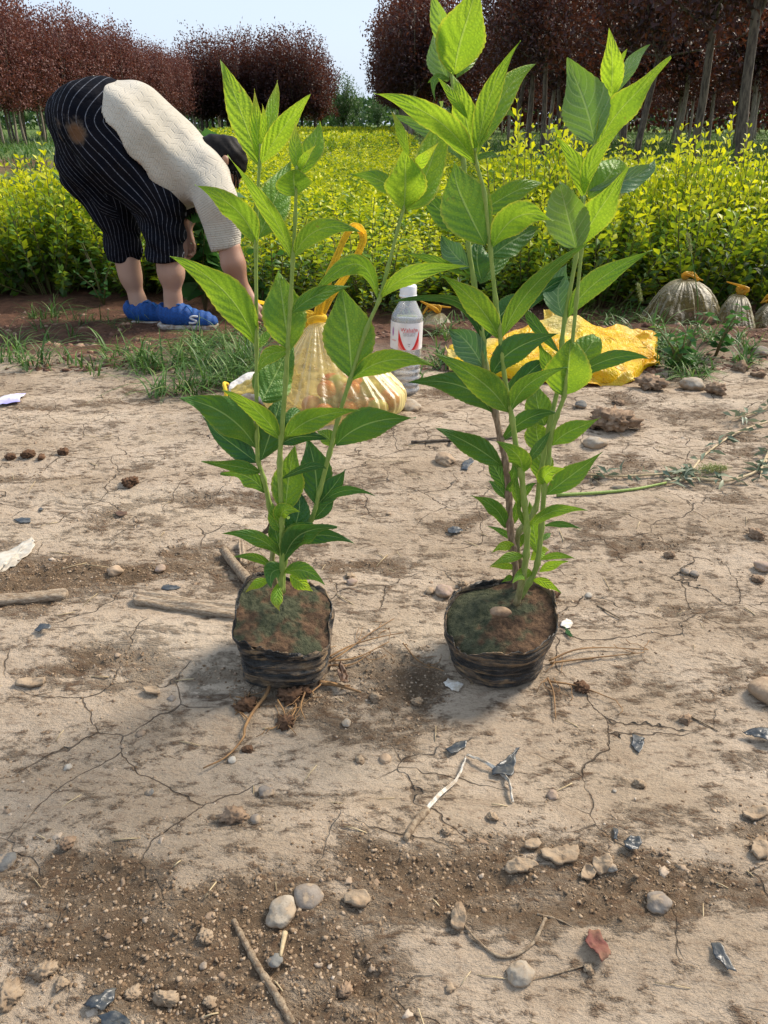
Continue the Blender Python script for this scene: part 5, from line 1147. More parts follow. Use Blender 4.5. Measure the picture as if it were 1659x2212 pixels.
def sheet_piece(name, quad, mat, parent, amp=.01, th=.001, pale=1., n=14):
    """bilinear crumpled patch between four corners"""
    a_, b_, c_, d_ = [Vector(q) for q in quad]; V = []; 
    nr = (b_-a_).cross(d_-a_).normalized()
    for l in (0, 1):
        for j in range(n+1):
            for i in range(n+1):
                u, v = i/n, j/n; p = a_*(1-u)*(1-v)+b_*u*(1-v)+c_*u*v+d_*(1-u)*v
                w__ = amp*(math.sin(u*7+v*3)*.5+math.sin(v*9+u*4+1)*.4+(fbm(np.array([u*5+a_.x*30]), np.array([v*5.]), 3)[0]-.5)*2)
                V.append(p+nr*(w__+(th if l else 0)))
    S = (n+1)**2; F = []
    for j in range(n):
        for i in range(n): q = j*(n+1)+i; F += [(q, q+n+1, q+n+2, q+1), (S+q, S+q+1, S+q+n+2, S+q+n+1)]
    edge = [i for i in range(n+1)]+[(j+1)*(n+1)+n for j in range(n)]+[n*(n+1)+i for i in range(n-1, -1, -1)]+[j*(n+1) for j in range(n-1, 0, -1)]
    for k_ in range(len(edge)): e0, e1 = edge[k_], edge[(k_+1) % len(edge)]; F.append((e0, e1, S+e1, S+e0))
    o = mesh(name, V, np.array(F), mat, attrs={'pale': [pale]*len(V)})
    if parent is not None: put(o, parent)
    return o
sheet_piece('bag_corner', [at(1120, 745, 2.05), at(1290, 745, 2.02), at(1255, 693, 2.12), at(1150, 700, 2.14)], M['yflat'], fb, .012)
sheet_piece('bag_corner', [at(1175, 712, 2.1), at(1215, 712, 2.1), at(1192, 670, 2.14), at(1174, 668, 2.14)], M['yflat'], fb, .004, pale=.6)
sheet_piece('bag_corner', [at(1300, 740, 2.0), at(1405, 775, 1.95), at(1410, 718, 2.02), at(1330, 730, 2.05)], M['yflat'], fb, .01, pale=.1)
sheet_piece('bag_corner', [at(962, 745, 1.95), at(1010, 762, 1.95), at(1008, 818, 1.83), at(975, 800, 1.86)], M['yflat'], fb, .01, pale=.9)
sheet_piece('bag_corner', [at(1350, 790, 1.88), at(1395, 790, 1.9), at(1425, 785, 1.92), at(1390, 765, 1.95)], M['yflat'], fb, .006, pale=.0)
sheet_piece('bag_corner', [at(1230, 835, 1.76), at(1370, 825, 1.78), at(1350, 790, 1.84), at(1240, 800, 1.82)], M['yflat'], fb, .012, pale=.25)
# knotted bags left under the bushes
for i, (x, yb, yt, hw, D, lab) in enumerate([(1470, 668, 604, 80, 2.72, 'largest knotted translucent bag, under the right hand bushes'), (1588, 690, 636, 48, 2.66, 'smaller knotted yellowish bag right of the largest one'), (1668, 700, 652, 40, 2.66, 'knotted bag cut off by the right edge of the photo'),
        (940, 715, 676, 46, 2.5, 'clear knotted bag behind the water bottle')]):
    k0 = at(x+8, yt, D); c0 = at(x, yb, D-.08); c0.z = float(terr_base(c0.x, c0.y))-.005
    t_ = thing('tied_plastic_bag', lab, 'plastic bag', c0); rx = hw/ppm(c0)*.92
    o = tied_bag(t_, k0, c0, rx, rx*.8, k0.z-c0.z, 13+i, 20+i, M['film_clear'], 0, .62, 1.7)
    km = MB()
    for q in range(4): km.tube(smooth_path([k0, k0+Vector((rf.uniform(-.03, .03), rf.uniform(-.02, .02), .02)), k0+Vector((rf.uniform(-.07, .07), rf.uniform(-.03, .03), rf.uniform(-.01, .04)))], 4), [.006, .006, .007, .007, .006, .005, .004, .003, .002], 6)
    put(km.build('knotted_ends', M['film_tie']), t_)
    cl = Sdf()
    for q in range(5): pq = c0+Vector((rf.uniform(-.5, .5)*rx, rf.uniform(-.3, .3)*rx, rx*.28)); cl.cap(pq, rx*.3, pq+Vector((rx*.2, 0, rx*.05)), rx*.28, 1, .02)
    def cm(d, X, Y, Z): return d+.02*(vnoise(X*40, Z*40+Y*30)-.5)
    o, _v = cl.mesh('filling', .012, M['clod_dark'], mod=cm); put(o, t_)
#PART4
# ------------------------------------------------------------------ stones, clods, sticks, scraps
rs = np.random.default_rng(21)
def rock(kind, lab, cat, x, y, w_, h_, mat, rough=.12, seed=None, embed=.3, sub=4, flat=None, yaw=0., name='pebble', dep=1.0, spiky=0.):
    """w_, h_: width and visible height in picture pixels"""
    p = G(x, y); pm = ppm(p); a = w_/pm/2; ang_ = math.atan2(CAM_H-p.z, p.y); sn = math.sin(ang_)
    hh = h_/pm/2; c = flat if flat is not None else .62
    bz = min(a*c, hh*1.0) if kind == 'peb' else a*c; by = a*dep*min(1.15, max(.5, hh/max(a*(sn*.8+math.cos(ang_)*c*.5), 1e-5)))
    V, F = ICO[sub]; V = V.copy(); sd_ = seed if seed is not None else int(x*3+y); r = np.random.default_rng(sd_)
    o1, o2, o3 = r.uniform(0, 60, 3)
    n1 = fbm(V[:, 0]*1.1+o1, V[:, 1]*1.1+V[:, 2]*.9+o2, 2)-.5; n2 = fbm(V[:, 0]*3+o2+V[:, 2]*2, V[:, 1]*3+o3, 4, .65)-.5
    V = V*(1+n1[:, None]*(.5 if kind == 'peb' else 1.0)+n2[:, None]*rough*4)
    if kind == 'clod':
        for k in range(7):
            nn = r.normal(size=3); nn /= np.linalg.norm(nn); d = V@nn; lim = r.uniform(.62, .9); V -= np.maximum(0, d-lim)[:, None]*nn*.75
        n3 = fbm(V[:, 0]*6+o3, V[:, 1]*6+V[:, 2]*5, 4, .75)-.5; n4 = np.abs(fbm(V[:, 0]*3.5+o1, V[:, 2]*3.5+V[:, 1]*3+o2, 3)-.5); V = V*(1+n3[:, None]*rough*4.5-n4[:, None]*1.1)
    V = V*np.array([a, by, bz]); o = mesh(name, V, F, mat); o.location = (p.x, p.y+by*.3, p.z+bz*(1-2*embed)); o.rotation_euler = (0, 0, yaw)
    return setp(o, lab, cat)
PB_, CL = 'peb', 'clod'
rocks = [
 (PB_, 'round flat grey brown pebble sunk in the soil near the bottom', 'pebble', 667, 1945, 62, 52, 'st_grey', .02, .42), (PB_, 'pale grey pointed pebble, left of the round sunken one near the bottom', 'pebble', 607, 1990, 66, 62, 'st_pale', .05, .25),
 (PB_, 'smooth grey pebble with small lumps, lower right', 'pebble', 1423, 1962, 52, 44, 'st_grey', .04, .3), (PB_, 'cream pebble with a hollow before it, near the bottom right of centre', 'pebble', 1125, 2115, 56, 44, 'st_pale', .05, .35),
 (PB_, 'small dark pebble beside the thick bottom twig', 'pebble', 595, 2082, 30, 26, 'st_blue', .04, .35), (PB_, 'whitish pink pebble touching the round bag', 'pebble', 958, 1285, 38, 31, 'st_pink', .05, .2),
 (PB_, 'little tan pebble left of the whitish pink one', 'pebble', 928, 1281, 19, 17, 'st_tan', .03, .2), (PB_, 'oval tan pebble on the dark soil, left of the squarish bag', 'pebble', 248, 1243, 35, 23, 'st_tan', .03, .25),
 (PB_, 'tan pebble above the weathered bark strip', 'pebble', 346, 1233, 24, 20, 'st_pink', .03, .25), (PB_, 'left one of a pair of small grey pebbles at the right', 'pebble', 1480, 1238, 18, 17, 'st_grey', .03, .2), (PB_, 'right one of a pair of small grey pebbles at the right', 'pebble', 1501, 1244, 19, 18, 'st_grey', .03, .2),
 (PB_, 'brown oval pebble at the right edge, above a clod', 'pebble', 1648, 1232, 36, 24, 'st_pink', .03, .2), (PB_, 'big smooth brown stone cut off by the right edge', 'stone', 1668, 1512, 78, 100, 'st_tan', .02, .25),
 (PB_, 'pale rounded stone right of the flat yellow bag', 'stone', 1496, 842, 50, 40, 'st_pale', .05, .2), (PB_, 'light grey flat stone below the big tan clod', 'stone', 1285, 965, 60, 26, 'st_pale', .04, .3), (PB_, 'small light grey pebble below the flat yellow bag', 'pebble', 1256, 879, 26, 18, 'st_blue', .03, .2),
 (PB_, 'pale tan stone beside the fruit bag', 'stone', 880, 888, 56, 30, 'st_pale', .05, .3), (PB_, 'grey stone at the right edge near the grass', 'stone', 1643, 766, 38, 22, 'st_grey', .04, .25), (PB_, 'angular tan stone lying between the two seedlings', 'stone', 960, 1000, 42, 28, 'st_tan', .10, .3),
 (PB_, 'flat grey pebble under the lying green stalk', 'pebble', 1340, 1056, 44, 14, 'st_grey', .03, .4), (PB_, 'purplish grey pebble beside a brown lump, lower left', 'pebble', 551, 1776, 24, 21, 'st_grey', .04, .25), (PB_, 'grey angular pebble below the squarish bag', 'pebble', 573, 1718, 34, 28, 'st_grey', .08, .3),
 (PB_, 'brown round pebble below the gap between the bags', 'pebble', 833, 1645, 26, 25, 'st_tan', .03, .35), (PB_, 'small round whitish pebble right of the round bag', 'pebble', 1272, 1290, 16, 15, 'st_white', .02, .25), (PB_, 'white pebble below the left soil spill', 'pebble', 748, 1566, 20, 20, 'st_white', .04, .3),
 (PB_, 'bluish embedded pebble at the left edge', 'pebble', 8, 1870, 46, 46, 'st_blue', .02, .46), (PB_, 'pale pebble at the top of the loose soil, left', 'pebble', 370, 1512, 18, 14, 'st_grey', .03, .4), (PB_, 'tan pebble just below the pointed pebble pair, centre', 'pebble', 760, 1262, 22, 17, 'st_pink', .04, .2),
 (PB_, 'grey pebble by the reddish crumbs below the crust flakes', 'pebble', 1320, 1880, 26, 20, 'st_blue', .03, .35), (PB_, 'small grey pebble, left of the thick bottom twig', 'pebble', 439, 2090, 16, 16, 'st_grey', .03, .3),
 (PB_, 'white pebble in the dry crust, far left', 'pebble', 147, 1662, 18, 16, 'st_white', .06, .3), (PB_, 'pale grey pebble stuck in the cracked crust', 'pebble', 322, 1716, 18, 26, 'st_blue', .04, .4), (PB_, 'white pebble right of the cracked crust', 'pebble', 502, 1646, 18, 16, 'st_white', .05, .3), (PB_, 'pale pebble half way down the right side', 'pebble', 1195, 1722, 24, 20, 'st_pink', .07, .3),
 (PB_, 'small white snail like pebble in the crust', 'pebble', 1328, 1710, 10, 11, 'st_white', .02, .2), (PB_, 'tan round pebble above the green lying stalk', 'pebble', 840, 1112, 10, 9, 'st_tan', .02, .2),
 (CL, 'large tan clod of dry earth right of the tall seedling', 'clod', 1328, 930, 92, 66, 'clod', .16, .18), (CL, 'lesser clod leaning on the large tan clod', 'clod', 1284, 925, 36, 26, 'clod', .14, .2), (CL, 'rough clod touching the right end of the yellow bag', 'clod', 1405, 842, 60, 44, 'clod', .16, .2),
 (CL, 'tan clod right of the pale rounded stone', 'clod', 1547, 852, 50, 30, 'clod', .14, .2), (CL, 'brown clod under the right edge pebble', 'clod', 1636, 1256, 26, 18, 'clod', .14, .2), (CL, 'tan clod at the right edge, mid height', 'clod', 1636, 1163, 40, 28, 'clod', .14, .25),
 (CL, 'dark moist clod right of the round bag base', 'clod', 1256, 1492, 38, 34, 'clod_dark', .18, .2), (CL, 'dark soil lump spilling over the round bag rim', 'clod', 1188, 1300, 50, 26, 'clod_dark', .18, .2), (CL, 'long brown lump near a purplish pebble', 'clod', 507, 1774, 62, 32, 'clod', .10, .3), (CL, 'brown clod on loose soil, lower left', 'clod', 143, 1830, 36, 34, 'clod', .10, .25),
 (CL, 'pale clod below the gap between the bags', 'clod', 812, 1514, 34, 24, 'clod_pale', .16, .25), (CL, 'pale crumbly clod left of the white chip', 'clod', 902, 1520, 28, 22, 'clod_pale', .16, .25), (CL, 'brown crumbly clod on the left track', 'clod', 282, 1048, 38, 28, 'clod_dark', .18, .25), (CL, 'small dark clod below the hanging root', 'clod', 536, 1624, 26, 20, 'clod_dark', .18, .25),
 (CL, 'left one of the dark clods at the left edge of the track', 'clod', 22, 992, 26, 18, 'clod_dark', .16, .25), (CL, 'middle one of the dark clods at the left edge of the track', 'clod', 58, 988, 32, 20, 'clod_dark', .16, .25), (CL, 'right one of the dark clods at the left edge of the track', 'clod', 88, 992, 22, 16, 'clod_dark', .16, .25), (CL, 'dark clod right of the three at the left edge', 'clod', 135, 982, 30, 14, 'clod_dark', .16, .3),
 (CL, 'pale broken clod in the bottom left corner', 'clod', 15, 2165, 70, 56, 'clod_pale', .16, .3), (CL, 'pale lumpy clod above the bottom left corner', 'clod', 92, 2112, 56, 44, 'clod_pale', .18, .3), (CL, 'pale clod right of the lumpy one, bottom left', 'clod', 132, 2132, 34, 26, 'clod_pale', .16, .3), (CL, 'pale clod above the blue scrap at the bottom', 'clod', 290, 2152, 38, 32, 'clod_pale', .14, .3),
 (CL, 'long pale clod right of the blue scrap', 'clod', 356, 2168, 74, 28, 'clod_pale', .14, .3), (CL, 'pale clod at the foot of the broken stub, bottom', 'clod', 446, 2030, 34, 36, 'clod_pale', .18, .3), (CL, 'pale clod at the centre bottom, above the pebble with a hollow', 'clod', 972, 2140, 22, 20, 'clod_pale', .14, .3), (CL, 'pale clod, lower centre left', 'clod', 452, 2168, 30, 24, 'clod_pale', .16, .3),
 (CL, 'tan clod under the curved twig end', 'clod', 745, 2150, 40, 36, 'clod', .16, .3), (CL, 'pale clod left of the dried branch, bottom right', 'clod', 1272, 2100, 30, 26, 'clod_pale', .16, .3), (CL, 'pale clod left of the white film ribbon', 'clod', 965, 1802, 30, 20, 'clod_pale', .16, .3), (CL, 'pale clod below the torn slate triangle', 'clod', 1062, 1770, 26, 22, 'clod_pale', .16, .3),
 (CL, 'pale clod beside a straw stub, right side', 'clod', 1380, 1700, 34, 22, 'clod_pale', .16, .3), (CL, 'brown clod left of the smooth big stone', 'clod', 1480, 1560, 34, 18, 'clod', .16, .3), (CL, 'brown clod near the tan pebble, right track', 'clod', 1445, 1205, 30, 16, 'clod', .12, .35), (CL, 'pale clod above the straws, left of centre', 'clod', 778, 1646, 24, 22, 'clod_pale', .16, .3),
 (CL, 'small tan clod at the pebble pair, centre', 'clod', 755, 1250, 26, 18, 'clod_pale', .16, .3), (CL, 'dark red clod above the lying green stalk', 'clod', 1340, 870, 26, 14, 'clod', .14, .3), (CL, 'tan clod at the upper right, beside the edge stone', 'clod', 1600, 800, 40, 20, 'clod', .14, .3), (CL, 'tan clod below the edge stone, upper right', 'clod', 1640, 815, 34, 22, 'clod', .14, .3),
 (CL, 'small tan clod left of the whitish pink pebble', 'clod', 1000, 1268, 26, 18, 'clod_pale', .1, .25), (CL, 'left soil lump fallen under the squarish bag', 'clod', 530, 1532, 50, 38, 'clod_dark', .2, .2), (CL, 'middle soil lump fallen under the squarish bag', 'clod', 625, 1515, 54, 44, 'clod_dark', .2, .2), (CL, 'right soil lump fallen under the squarish bag', 'clod', 655, 1500, 34, 30, 'clod_dark', .2, .2), (CL, 'lowest soil lump fallen under the squarish bag', 'clod', 618, 1568, 46, 32, 'clod_dark', .2, .25)]
for k_, lab, cat, x, y, w_, h_, mt, rg_, emb in rocks:
    rock(k_, lab, cat, x, y, w_, h_, M[mt], rg_, None, emb, 4 if w_ > 24 else 3, None, rs.uniform(-.3, .3), 'clod' if k_ == CL else ('stone' if cat == 'stone' else 'pebble'))
# pebble on the pot soil
p = at(1080, 1326, .700); V, F = ICO[3]; n1 = fbm(V[:, 0]*1.5+3, V[:, 1]*1.5+V[:, 2], 2)-.5; o = mesh('pebble', V*(1+.3*n1[:, None])*np.array([.0125, .0075, .005]), F, M['clod']); o.location = (p.x, .700, at(1075, 1322, .70).z); setp(o, 'smooth tan pebble resting on the mossy soil of the round bag', 'pebble')
# unnamed scatter: grit and crumbs, straw, embedded gravel
def scatter(name, n, smin, smax, mat, lab, cat, seed, dark_w, region, flat=.7, sub=1, power=3.2):
    r = np.random.default_rng(seed); Xs, Ys = [], []
    while len(Xs) < n:
        X = r.uniform(*region[0], n*2); Y = region[1][0]+(region[1][1]-region[1][0])*r.random(n*2)**1.5
        d = damp(X, Y); cl_ = fbm(X*9, Y*11, 3); keep = r.random(n*2) < np.clip((1-dark_w)+dark_w*(d*1.2-.1), .0, 1)*ss(.38, .62, cl_+.25*d)*1.2; keep &= np.abs(X) < .25+.62*Y
        Xs += list(X[keep]); Ys += list(Y[keep])
    X = np.array(Xs[:n]); Y = np.array(Ys[:n]); Z = terr(X, Y); S = smin+(smax-smin)*r.random(n)**power*1.0
    V0, F0 = ICO[sub]; m_ = len(V0); V = V0[None]*(1+.95*(r.random((n, m_, 1))-.5))*S[:, None, None]*np.stack([r.uniform(.7, 1.4, n), r.uniform(.7, 1.4, n), r.uniform(.45, .9, n)*flat/.7], 1)[:, None]
    a_ = r.uniform(0, 6.28, n); c_, s_ = np.cos(a_)[:, None], np.sin(a_)[:, None]; V = np.stack([V[..., 0]*c_-V[..., 1]*s_, V[..., 0]*s_+V[..., 1]*c_, V[..., 2]], -1)
    V += np.stack([X, Y, Z-S*.1], 1)[:, None]; F = F0[None]+np.arange(n)[:, None, None]*m_
    return setp(mesh(name, V.reshape(-1, 3), F.reshape(-1, 3), mat, smooth=False, attrs={'tone': np.repeat(r.random(n), m_)}), lab, cat, kind='stuff')
def mat_crumb(name, cols):
    m = NM(name); t = m.attr('tone').outputs['Fac']; c = m.mix(m.rng(t, .2, .6), cols[0], cols[1]); c = m.mix(m.rng(t, .7, .95), c, cols[2])
    return m.done(m.pr(Base_Color=c, Roughness=.92, Specular_IOR_Level=.2, Normal=m.bump(m.noise(m.obj(), 350, 3), .6, .002)))
M['crumb_d'] = mat_crumb('soil_crumb', [(.16, .105, .062), (.24, .17, .11), (.36, .27, .185)]); M['crumb_p'] = mat_crumb('dry_crumb', [(.24, .17, .115), (.34, .255, .18), (.45, .37, .29)])
scatter('soil_crumbs', 34000, .0004, .0019, M['crumb_d'], 'loose dark crumbs of soil strewn over the track', 'soil crumbs', 31, .85, ((-1.6, 1.6), (.22, 2.0)))
scatter('dry_crumbs', 9000, .0004, .0018, M['crumb_p'], 'pale dry crumbs and grit strewn over the track', 'grit', 32, .35, ((-1.6, 1.6), (.22, 2.0)))
scatter('coarse_crumbs', 260, .0014, .0042, M['crumb_p'], 'coarser bits of broken dry crust on the track', 'crust bits', 33, .7, ((-1.4, 1.4), (.22, 1.9)), .55, 2, 2.)
scatter('bank_rubble', 7000, .0015, .012, mat_crumb('bank_crumb', [(.12, .06, .04), (.19, .105, .07), (.30, .20, .14)]), 'reddish brown soil rubble on the bank in front of the bushes', 'soil rubble', 34, .0, ((-1.8, 1.8), (1.9, 3.1)), .7, 1, 2.5)
# straw
r = np.random.default_rng(41); mb = MB(); n = 0
while n < 260:
    X = r.uniform(-1, 1); Y = .24+1.5*r.random()**1.4
    if abs(X) > .2+.6*Y: continue
    L = r.uniform(.006, .03)*(1+.6*(Y > .8)); a_ = r.uniform(0, 3.14); w_ = r.uniform(.0003, .0007); z = float(terr(X, Y))+w_
    d = Vector((math.cos(a_), math.sin(a_), r.uniform(-.04, .10)))*L; p = Vector((X, Y, z)); mb.tube([p-d/2, p+Vector((0, 0, .0008)), p+d/2], w_, 4); n += 1
setp(mb.build('straw_bits', M['straw']), 'short bits of straw and dry grass strewn over the track', 'straw', kind='stuff')
# sticks and bark
def stick(name, lab, cat, pts, w0, w1, mat, lift=.6, flat=1., jag=0.):
    P3 = [G(x, y) for x, y in pts]; a_ = w0/ppm(P3[0])/2; b_ = w1/ppm(P3[-1])/2; P3 = [p+Vector((0, 0, a_*lift)) for p in P3]; P3 = smooth_path(P3, 6); mb = MB(); n = len(P3)
    rr_ = [(a_+(b_-a_)*i/(n-1))*(1+jag*math.sin(i*2.3)+jag*.5*math.sin(i*5.1)) for i in range(n)]; mb.tube(P3, rr_, 10)
    if flat != 1: c_ = np.array([P3[0].z]); mb.V = [(x, y, z0_(x, y)+(z-z0_(x, y))*flat) for x, y, z in mb.V]
    return setp(mb.build(name, mat), lab, cat)
def z0_(x, y): return float(terr_base(x, y))
def plank(name, lab, p0, p1, wp, th, seed):
    """split wood strip lying on the soil, ragged ends and a lengthwise step"""
    A_, B_ = G(*p0), G(*p1); d = (B_-A_); L = d.length; u = d/L; sd = Vector((-u.y, u.x, 0)).normalized(); w_ = wp/ppm(A_); r = np.random.default_rng(seed); N, K = 40, 7; V = []
    for i in range(N+1):
        t_ = i/N; c_ = A_+d*t_+Vector((0, 0, 0)); e = min(1, min(t_, 1-t_)*14+.25+.3*r.random()); 
        for k in range(K+1):
            s_ = k/K-.5; hgt = th*(1+.35*math.sin(k*2.2+seed)+.15*math.sin(t_*9+k))*(.75 if abs(s_) > .45 else 1); V.append(c_+sd*w_*s_*e*(1+.06*math.sin(t_*17+seed))+Vector((0, 0, hgt)))
        for k in range(K, -1, -1): s_ = k/K-.5; V.append(c_+sd*w_*s_*e*(1+.06*math.sin(t_*17+seed))*.98+Vector((0, 0, -.002)))
    W_ = 2*(K+1); F = [(i*W_+k, i*W_+(k+1) % W_, (i+1)*W_+(k+1) % W_, (i+1)*W_+k) for i in range(N) for k in range(W_)]+[tuple(range(W_))[::-1], tuple(range(N*W_, (N+1)*W_))]
    o = mesh(name, [tuple(v-A_) for v in V], F, M['wood']); o.location = A_
    return setp(o, lab, 'wood')
plank('bark_strip', 'long weathered split wood strip reaching under the squarish bag', (292, 1296), (525, 1330), 40, .009, 2)
plank('bark_strip', 'weathered wood strip entering from the left edge', (-20, 1302), (148, 1287), 26, .007, 5)
plank('bark_strip', 'short upright looking wood piece behind the squarish bag', (527, 1222), (522, 1172), 17, .006, 8)
stick('stick', 'round broken stick leaning behind the squarish bag', 'stick', [(484, 1196), (510, 1230), (545, 1272)], 19, 24, M['twig'], .9, 1, .06)
stick('twig', 'thick bent twig running off the bottom edge', 'twig', [(505, 1992), (530, 2040), (560, 2095), (595, 2150), (632, 2215)], 12, 19, M['twig'], .9, 1, .15)
stick('twig', 'thin dark twig lying between the two seedlings', 'twig', [(888, 958), (960, 954), (1060, 950), (1110, 948)], 6, 5, M['trunk'], 1, 1, .1)
stick('twig', 'thin curved root like twig at the lower right of centre', 'twig', [(985, 1968), (1010, 2010), (1060, 2058), (1100, 2068), (1150, 2040), (1178, 1985)], 5, 8, M['twig'], 1, 1, .2)
stick('twig', 'thin twig beside the dried red leaf', 'twig', [(1160, 1976), (1210, 1990), (1280, 2030)], 5, 3, M['twig'], 1, 1, .2)
stick('twig', 'faint thin twig left of the red leaf, bottom', 'twig', [(1120, 2125), (1200, 2105), (1285, 2080)], 6, 3, M['twig'], .8, 1, .1)
stick('twig', 'pale stub standing by the sunken round pebble', 'twig', [(616, 2018), (606, 2070)], 13, 7, M['straw'], .8)
stick('twig', 'dark thin twig right of the round bag', 'twig', [(1290, 1310), (1340, 1338)], 5, 3, M['twig'], 1)
stick('twig', 'small dark twig near the right edge', 'twig', [(1490, 1548), (1550, 1580)], 4, 3, M['twig'], 1)
stick('bark_scrap', 'dark frayed bark scrap at the ribbon end', 'bark', [(875, 1816), (895, 1782), (921, 1752)], 13, 20, M['twig'], .5, 1, .1)
stick('green_stalk', 'fresh pale green stalk lying on the track', 'stalk', [(1202, 1073), (1290, 1068), (1370, 1060), (1440, 1046)], 8, 5, M['stem'], 1)
bpy.data.objects['green_stalk'].data.attributes.new('wood', 'FLOAT', 'POINT')
# ribbons
def gp(x, y, dz=.002): p = G(x, y); p.z += dz; return p
for lab, pts, w_ in (('dirty white ribbon leading up from the bark scrap', [(922, 1752), (950, 1725), (985, 1690), (1003, 1655), (1006, 1640)], (.0045, .0022)), ('dirty white ribbon across the torn slate triangle', [(1008, 1636), (1045, 1655), (1080, 1673), (1100, 1700), (1107, 1736)], (.003, .0042))):
    o = ribbon('ribbon', [gp(x, y, .003+.003*(i % 2)) for i, (x, y) in enumerate(pts)], w_, M['ribbon'], twist=2., ruff=.0005, thick=.0006); setp(o, lab, 'ribbon')
# flat scraps with torn outlines
def scrap(name, lab, cat, outline, mat, lift=.002, th=.0006, crumple=.003, seed=1):
    """closed torn sheet: outline in picture pixels laid on the soil"""
    P3 = [G(x, y) for x, y in outline]; c_ = sum(P3, Vector())/len(P3); r = np.random.default_rng(seed); ring = []
    for i in range(len(P3)):
        a_, b_ = P3[i], P3[(i+1) % len(P3)]
        for k in range(5): q = a_+(b_-a_)*(k/5); q = q+Vector((r.normal(), r.normal(), 0))*(b_-a_).length*.035; ring.append(q)
    n = len(ring); V = []; K = 6
    for l in (0, 1):
        for j in range(K+1):
            q_ = 1-j/K
            for p in ring: x, y = c_.x+(p.x-c_.x)*q_, c_.y+(p.y-c_.y)*q_; V.append((x-c_.x, y-c_.y, float(terr(x, y))+lift-c_.z+crumple*(fbm(np.array([x*90.+seed]), np.array([y*90.]), 3)[0]-.3)+(-th if l else 0)))
    S = (K+1)*n; F = []
    for l in (0, 1):
        for j in range(K):
            for i in range(n): a_, b_ = l*S+j*n+i, l*S+j*n+(i+1) % n; f_ = (a_, b_, b_+n, a_+n); F.append(f_ if l else f_[::-1])
    for i in range(n): a_, b_ = i, (i+1) % n; F.append((a_, b_, S+b_, S+a_))
    o = mesh(name, V, F, mat); o.location = c_; return setp(o, lab, cat)
def quadpx(x, y, w_, h_, k=0):
    r = np.random.default_rng(int(x+y)); n = 7; return [(x+w_/2*math.cos(i*2*math.pi/n)*r.uniform(.6, 1.1), y+h_/2*math.sin(i*2*math.pi/n)*r.uniform(.6, 1.1)) for i in range(n)]
sl_ = M['slate_film']
scrap('plastic_scrap', 'torn slate coloured plastic triangle under the white ribbon', 'plastic scrap', [(1119, 1616), (1114, 1650), (1106, 1684), (1062, 1680), (1064, 1666), (1085, 1650)], sl_, .003, crumple=.006, seed=3)
scrap('plastic_scrap', 'slate plastic scrap half buried by crumbs, left of the torn triangle', 'plastic scrap', [(962, 1622), (985, 1608), (1008, 1602), (1005, 1618), (975, 1634)], sl_, seed=4)
scrap('plastic_scrap', 'slate plastic scrap like a leaf, middle right', 'plastic scrap', [(1365, 1588), (1392, 1598), (1388, 1618), (1380, 1630), (1366, 1618)], sl_, seed=5)
scrap('plastic_scrap', 'dark slate plastic piece at the right edge', 'plastic scrap', [(1600, 1592), (1635, 1584), (1675, 1592), (1672, 1618), (1635, 1606)], sl_, .006, crumple=.008, seed=6)
scrap('plastic_scrap', 'narrow slate plastic sliver, right of the crust flakes', 'plastic scrap', [(1324, 1790), (1334, 1795), (1334, 1822), (1326, 1818)], sl_, seed=7)
scrap('plastic_scrap', 'long slate plastic piece near the bottom right corner', 'plastic scrap', [(1535, 2040), (1552, 2045), (1590, 2105), (1570, 2098), (1540, 2070)], sl_, .003, crumple=.006, seed=8)
scrap('plastic_scrap', 'curled dark plastic piece on the left track', 'plastic scrap', quadpx(95, 1364, 44, 18), sl_, .005, crumple=.008, seed=9)
scrap('plastic_scrap', 'flat oval slate plastic piece, upper left track', 'plastic scrap', quadpx(52, 1126, 46, 15), sl_, seed=10)
scrap('plastic_scrap', 'tiny slate plastic piece above the oval one', 'plastic scrap', quadpx(90, 1103, 14, 10), sl_, seed=11)
scrap('plastic_scrap', 'slate plastic piece left of the tall seedling stems', 'plastic scrap', quadpx(984, 1150, 36, 18), sl_, .004, seed=12)
scrap('plastic_scrap', 'pale blue plastic cross above the slate piece, centre', 'plastic scrap', [(998, 1000), (1018, 992), (1022, 1000), (1010, 1018), (998, 1016)], sl_, seed=13)
scrap('plastic_scrap', 'blue slate plastic sheet in the bottom left', 'plastic scrap', [(180, 2175), (225, 2155), (252, 2140), (245, 2170), (228, 2190), (200, 2190)], sl_, .004, crumple=.008, seed=14)
scrap('plastic_scrap', 'blue slate plastic piece at the bottom edge', 'plastic scrap', [(215, 2200), (262, 2196), (290, 2225), (225, 2230)], sl_, .004, crumple=.006, seed=15)
scrap('plastic_scrap', 'slate film flake above the bark strip', 'plastic scrap', quadpx(368, 1270, 44, 14), sl_, .001, crumple=.002, seed=16)
scrap('plastic_scrap', 'crumpled grey plastic among the crust flakes', 'plastic scrap', quadpx(1365, 1832, 44, 34), sl_, .004, crumple=.010, seed=17)
scrap('white_chip', 'speckled white chip left of the round bag base', 'chip', [(957, 1478), (968, 1470), (1002, 1482), (990, 1498), (975, 1494)], M['white_film'], .003, .0012, .001, 18)
scrap('paper_scrap', 'whitish paper scrap with a violet smear at the left edge', 'paper scrap', [(-10, 868), (25, 857), (58, 856), (45, 872), (0, 882)], simple('smeared_paper', (.60, .58, .62), .7, (.30, .28, .60), 14), .006, .0008, .006, 19)
scrap('film_scrap', 'pale film scrap at the left edge, mid height', 'film scrap', [(-10, 1200), (40, 1182), (72, 1162), (78, 1180), (45, 1215), (-10, 1240)], simple('pale_film', (.50, .47, .40), .4, (.42, .36, .28), 80, .3), .002, .0005, .002, 20)
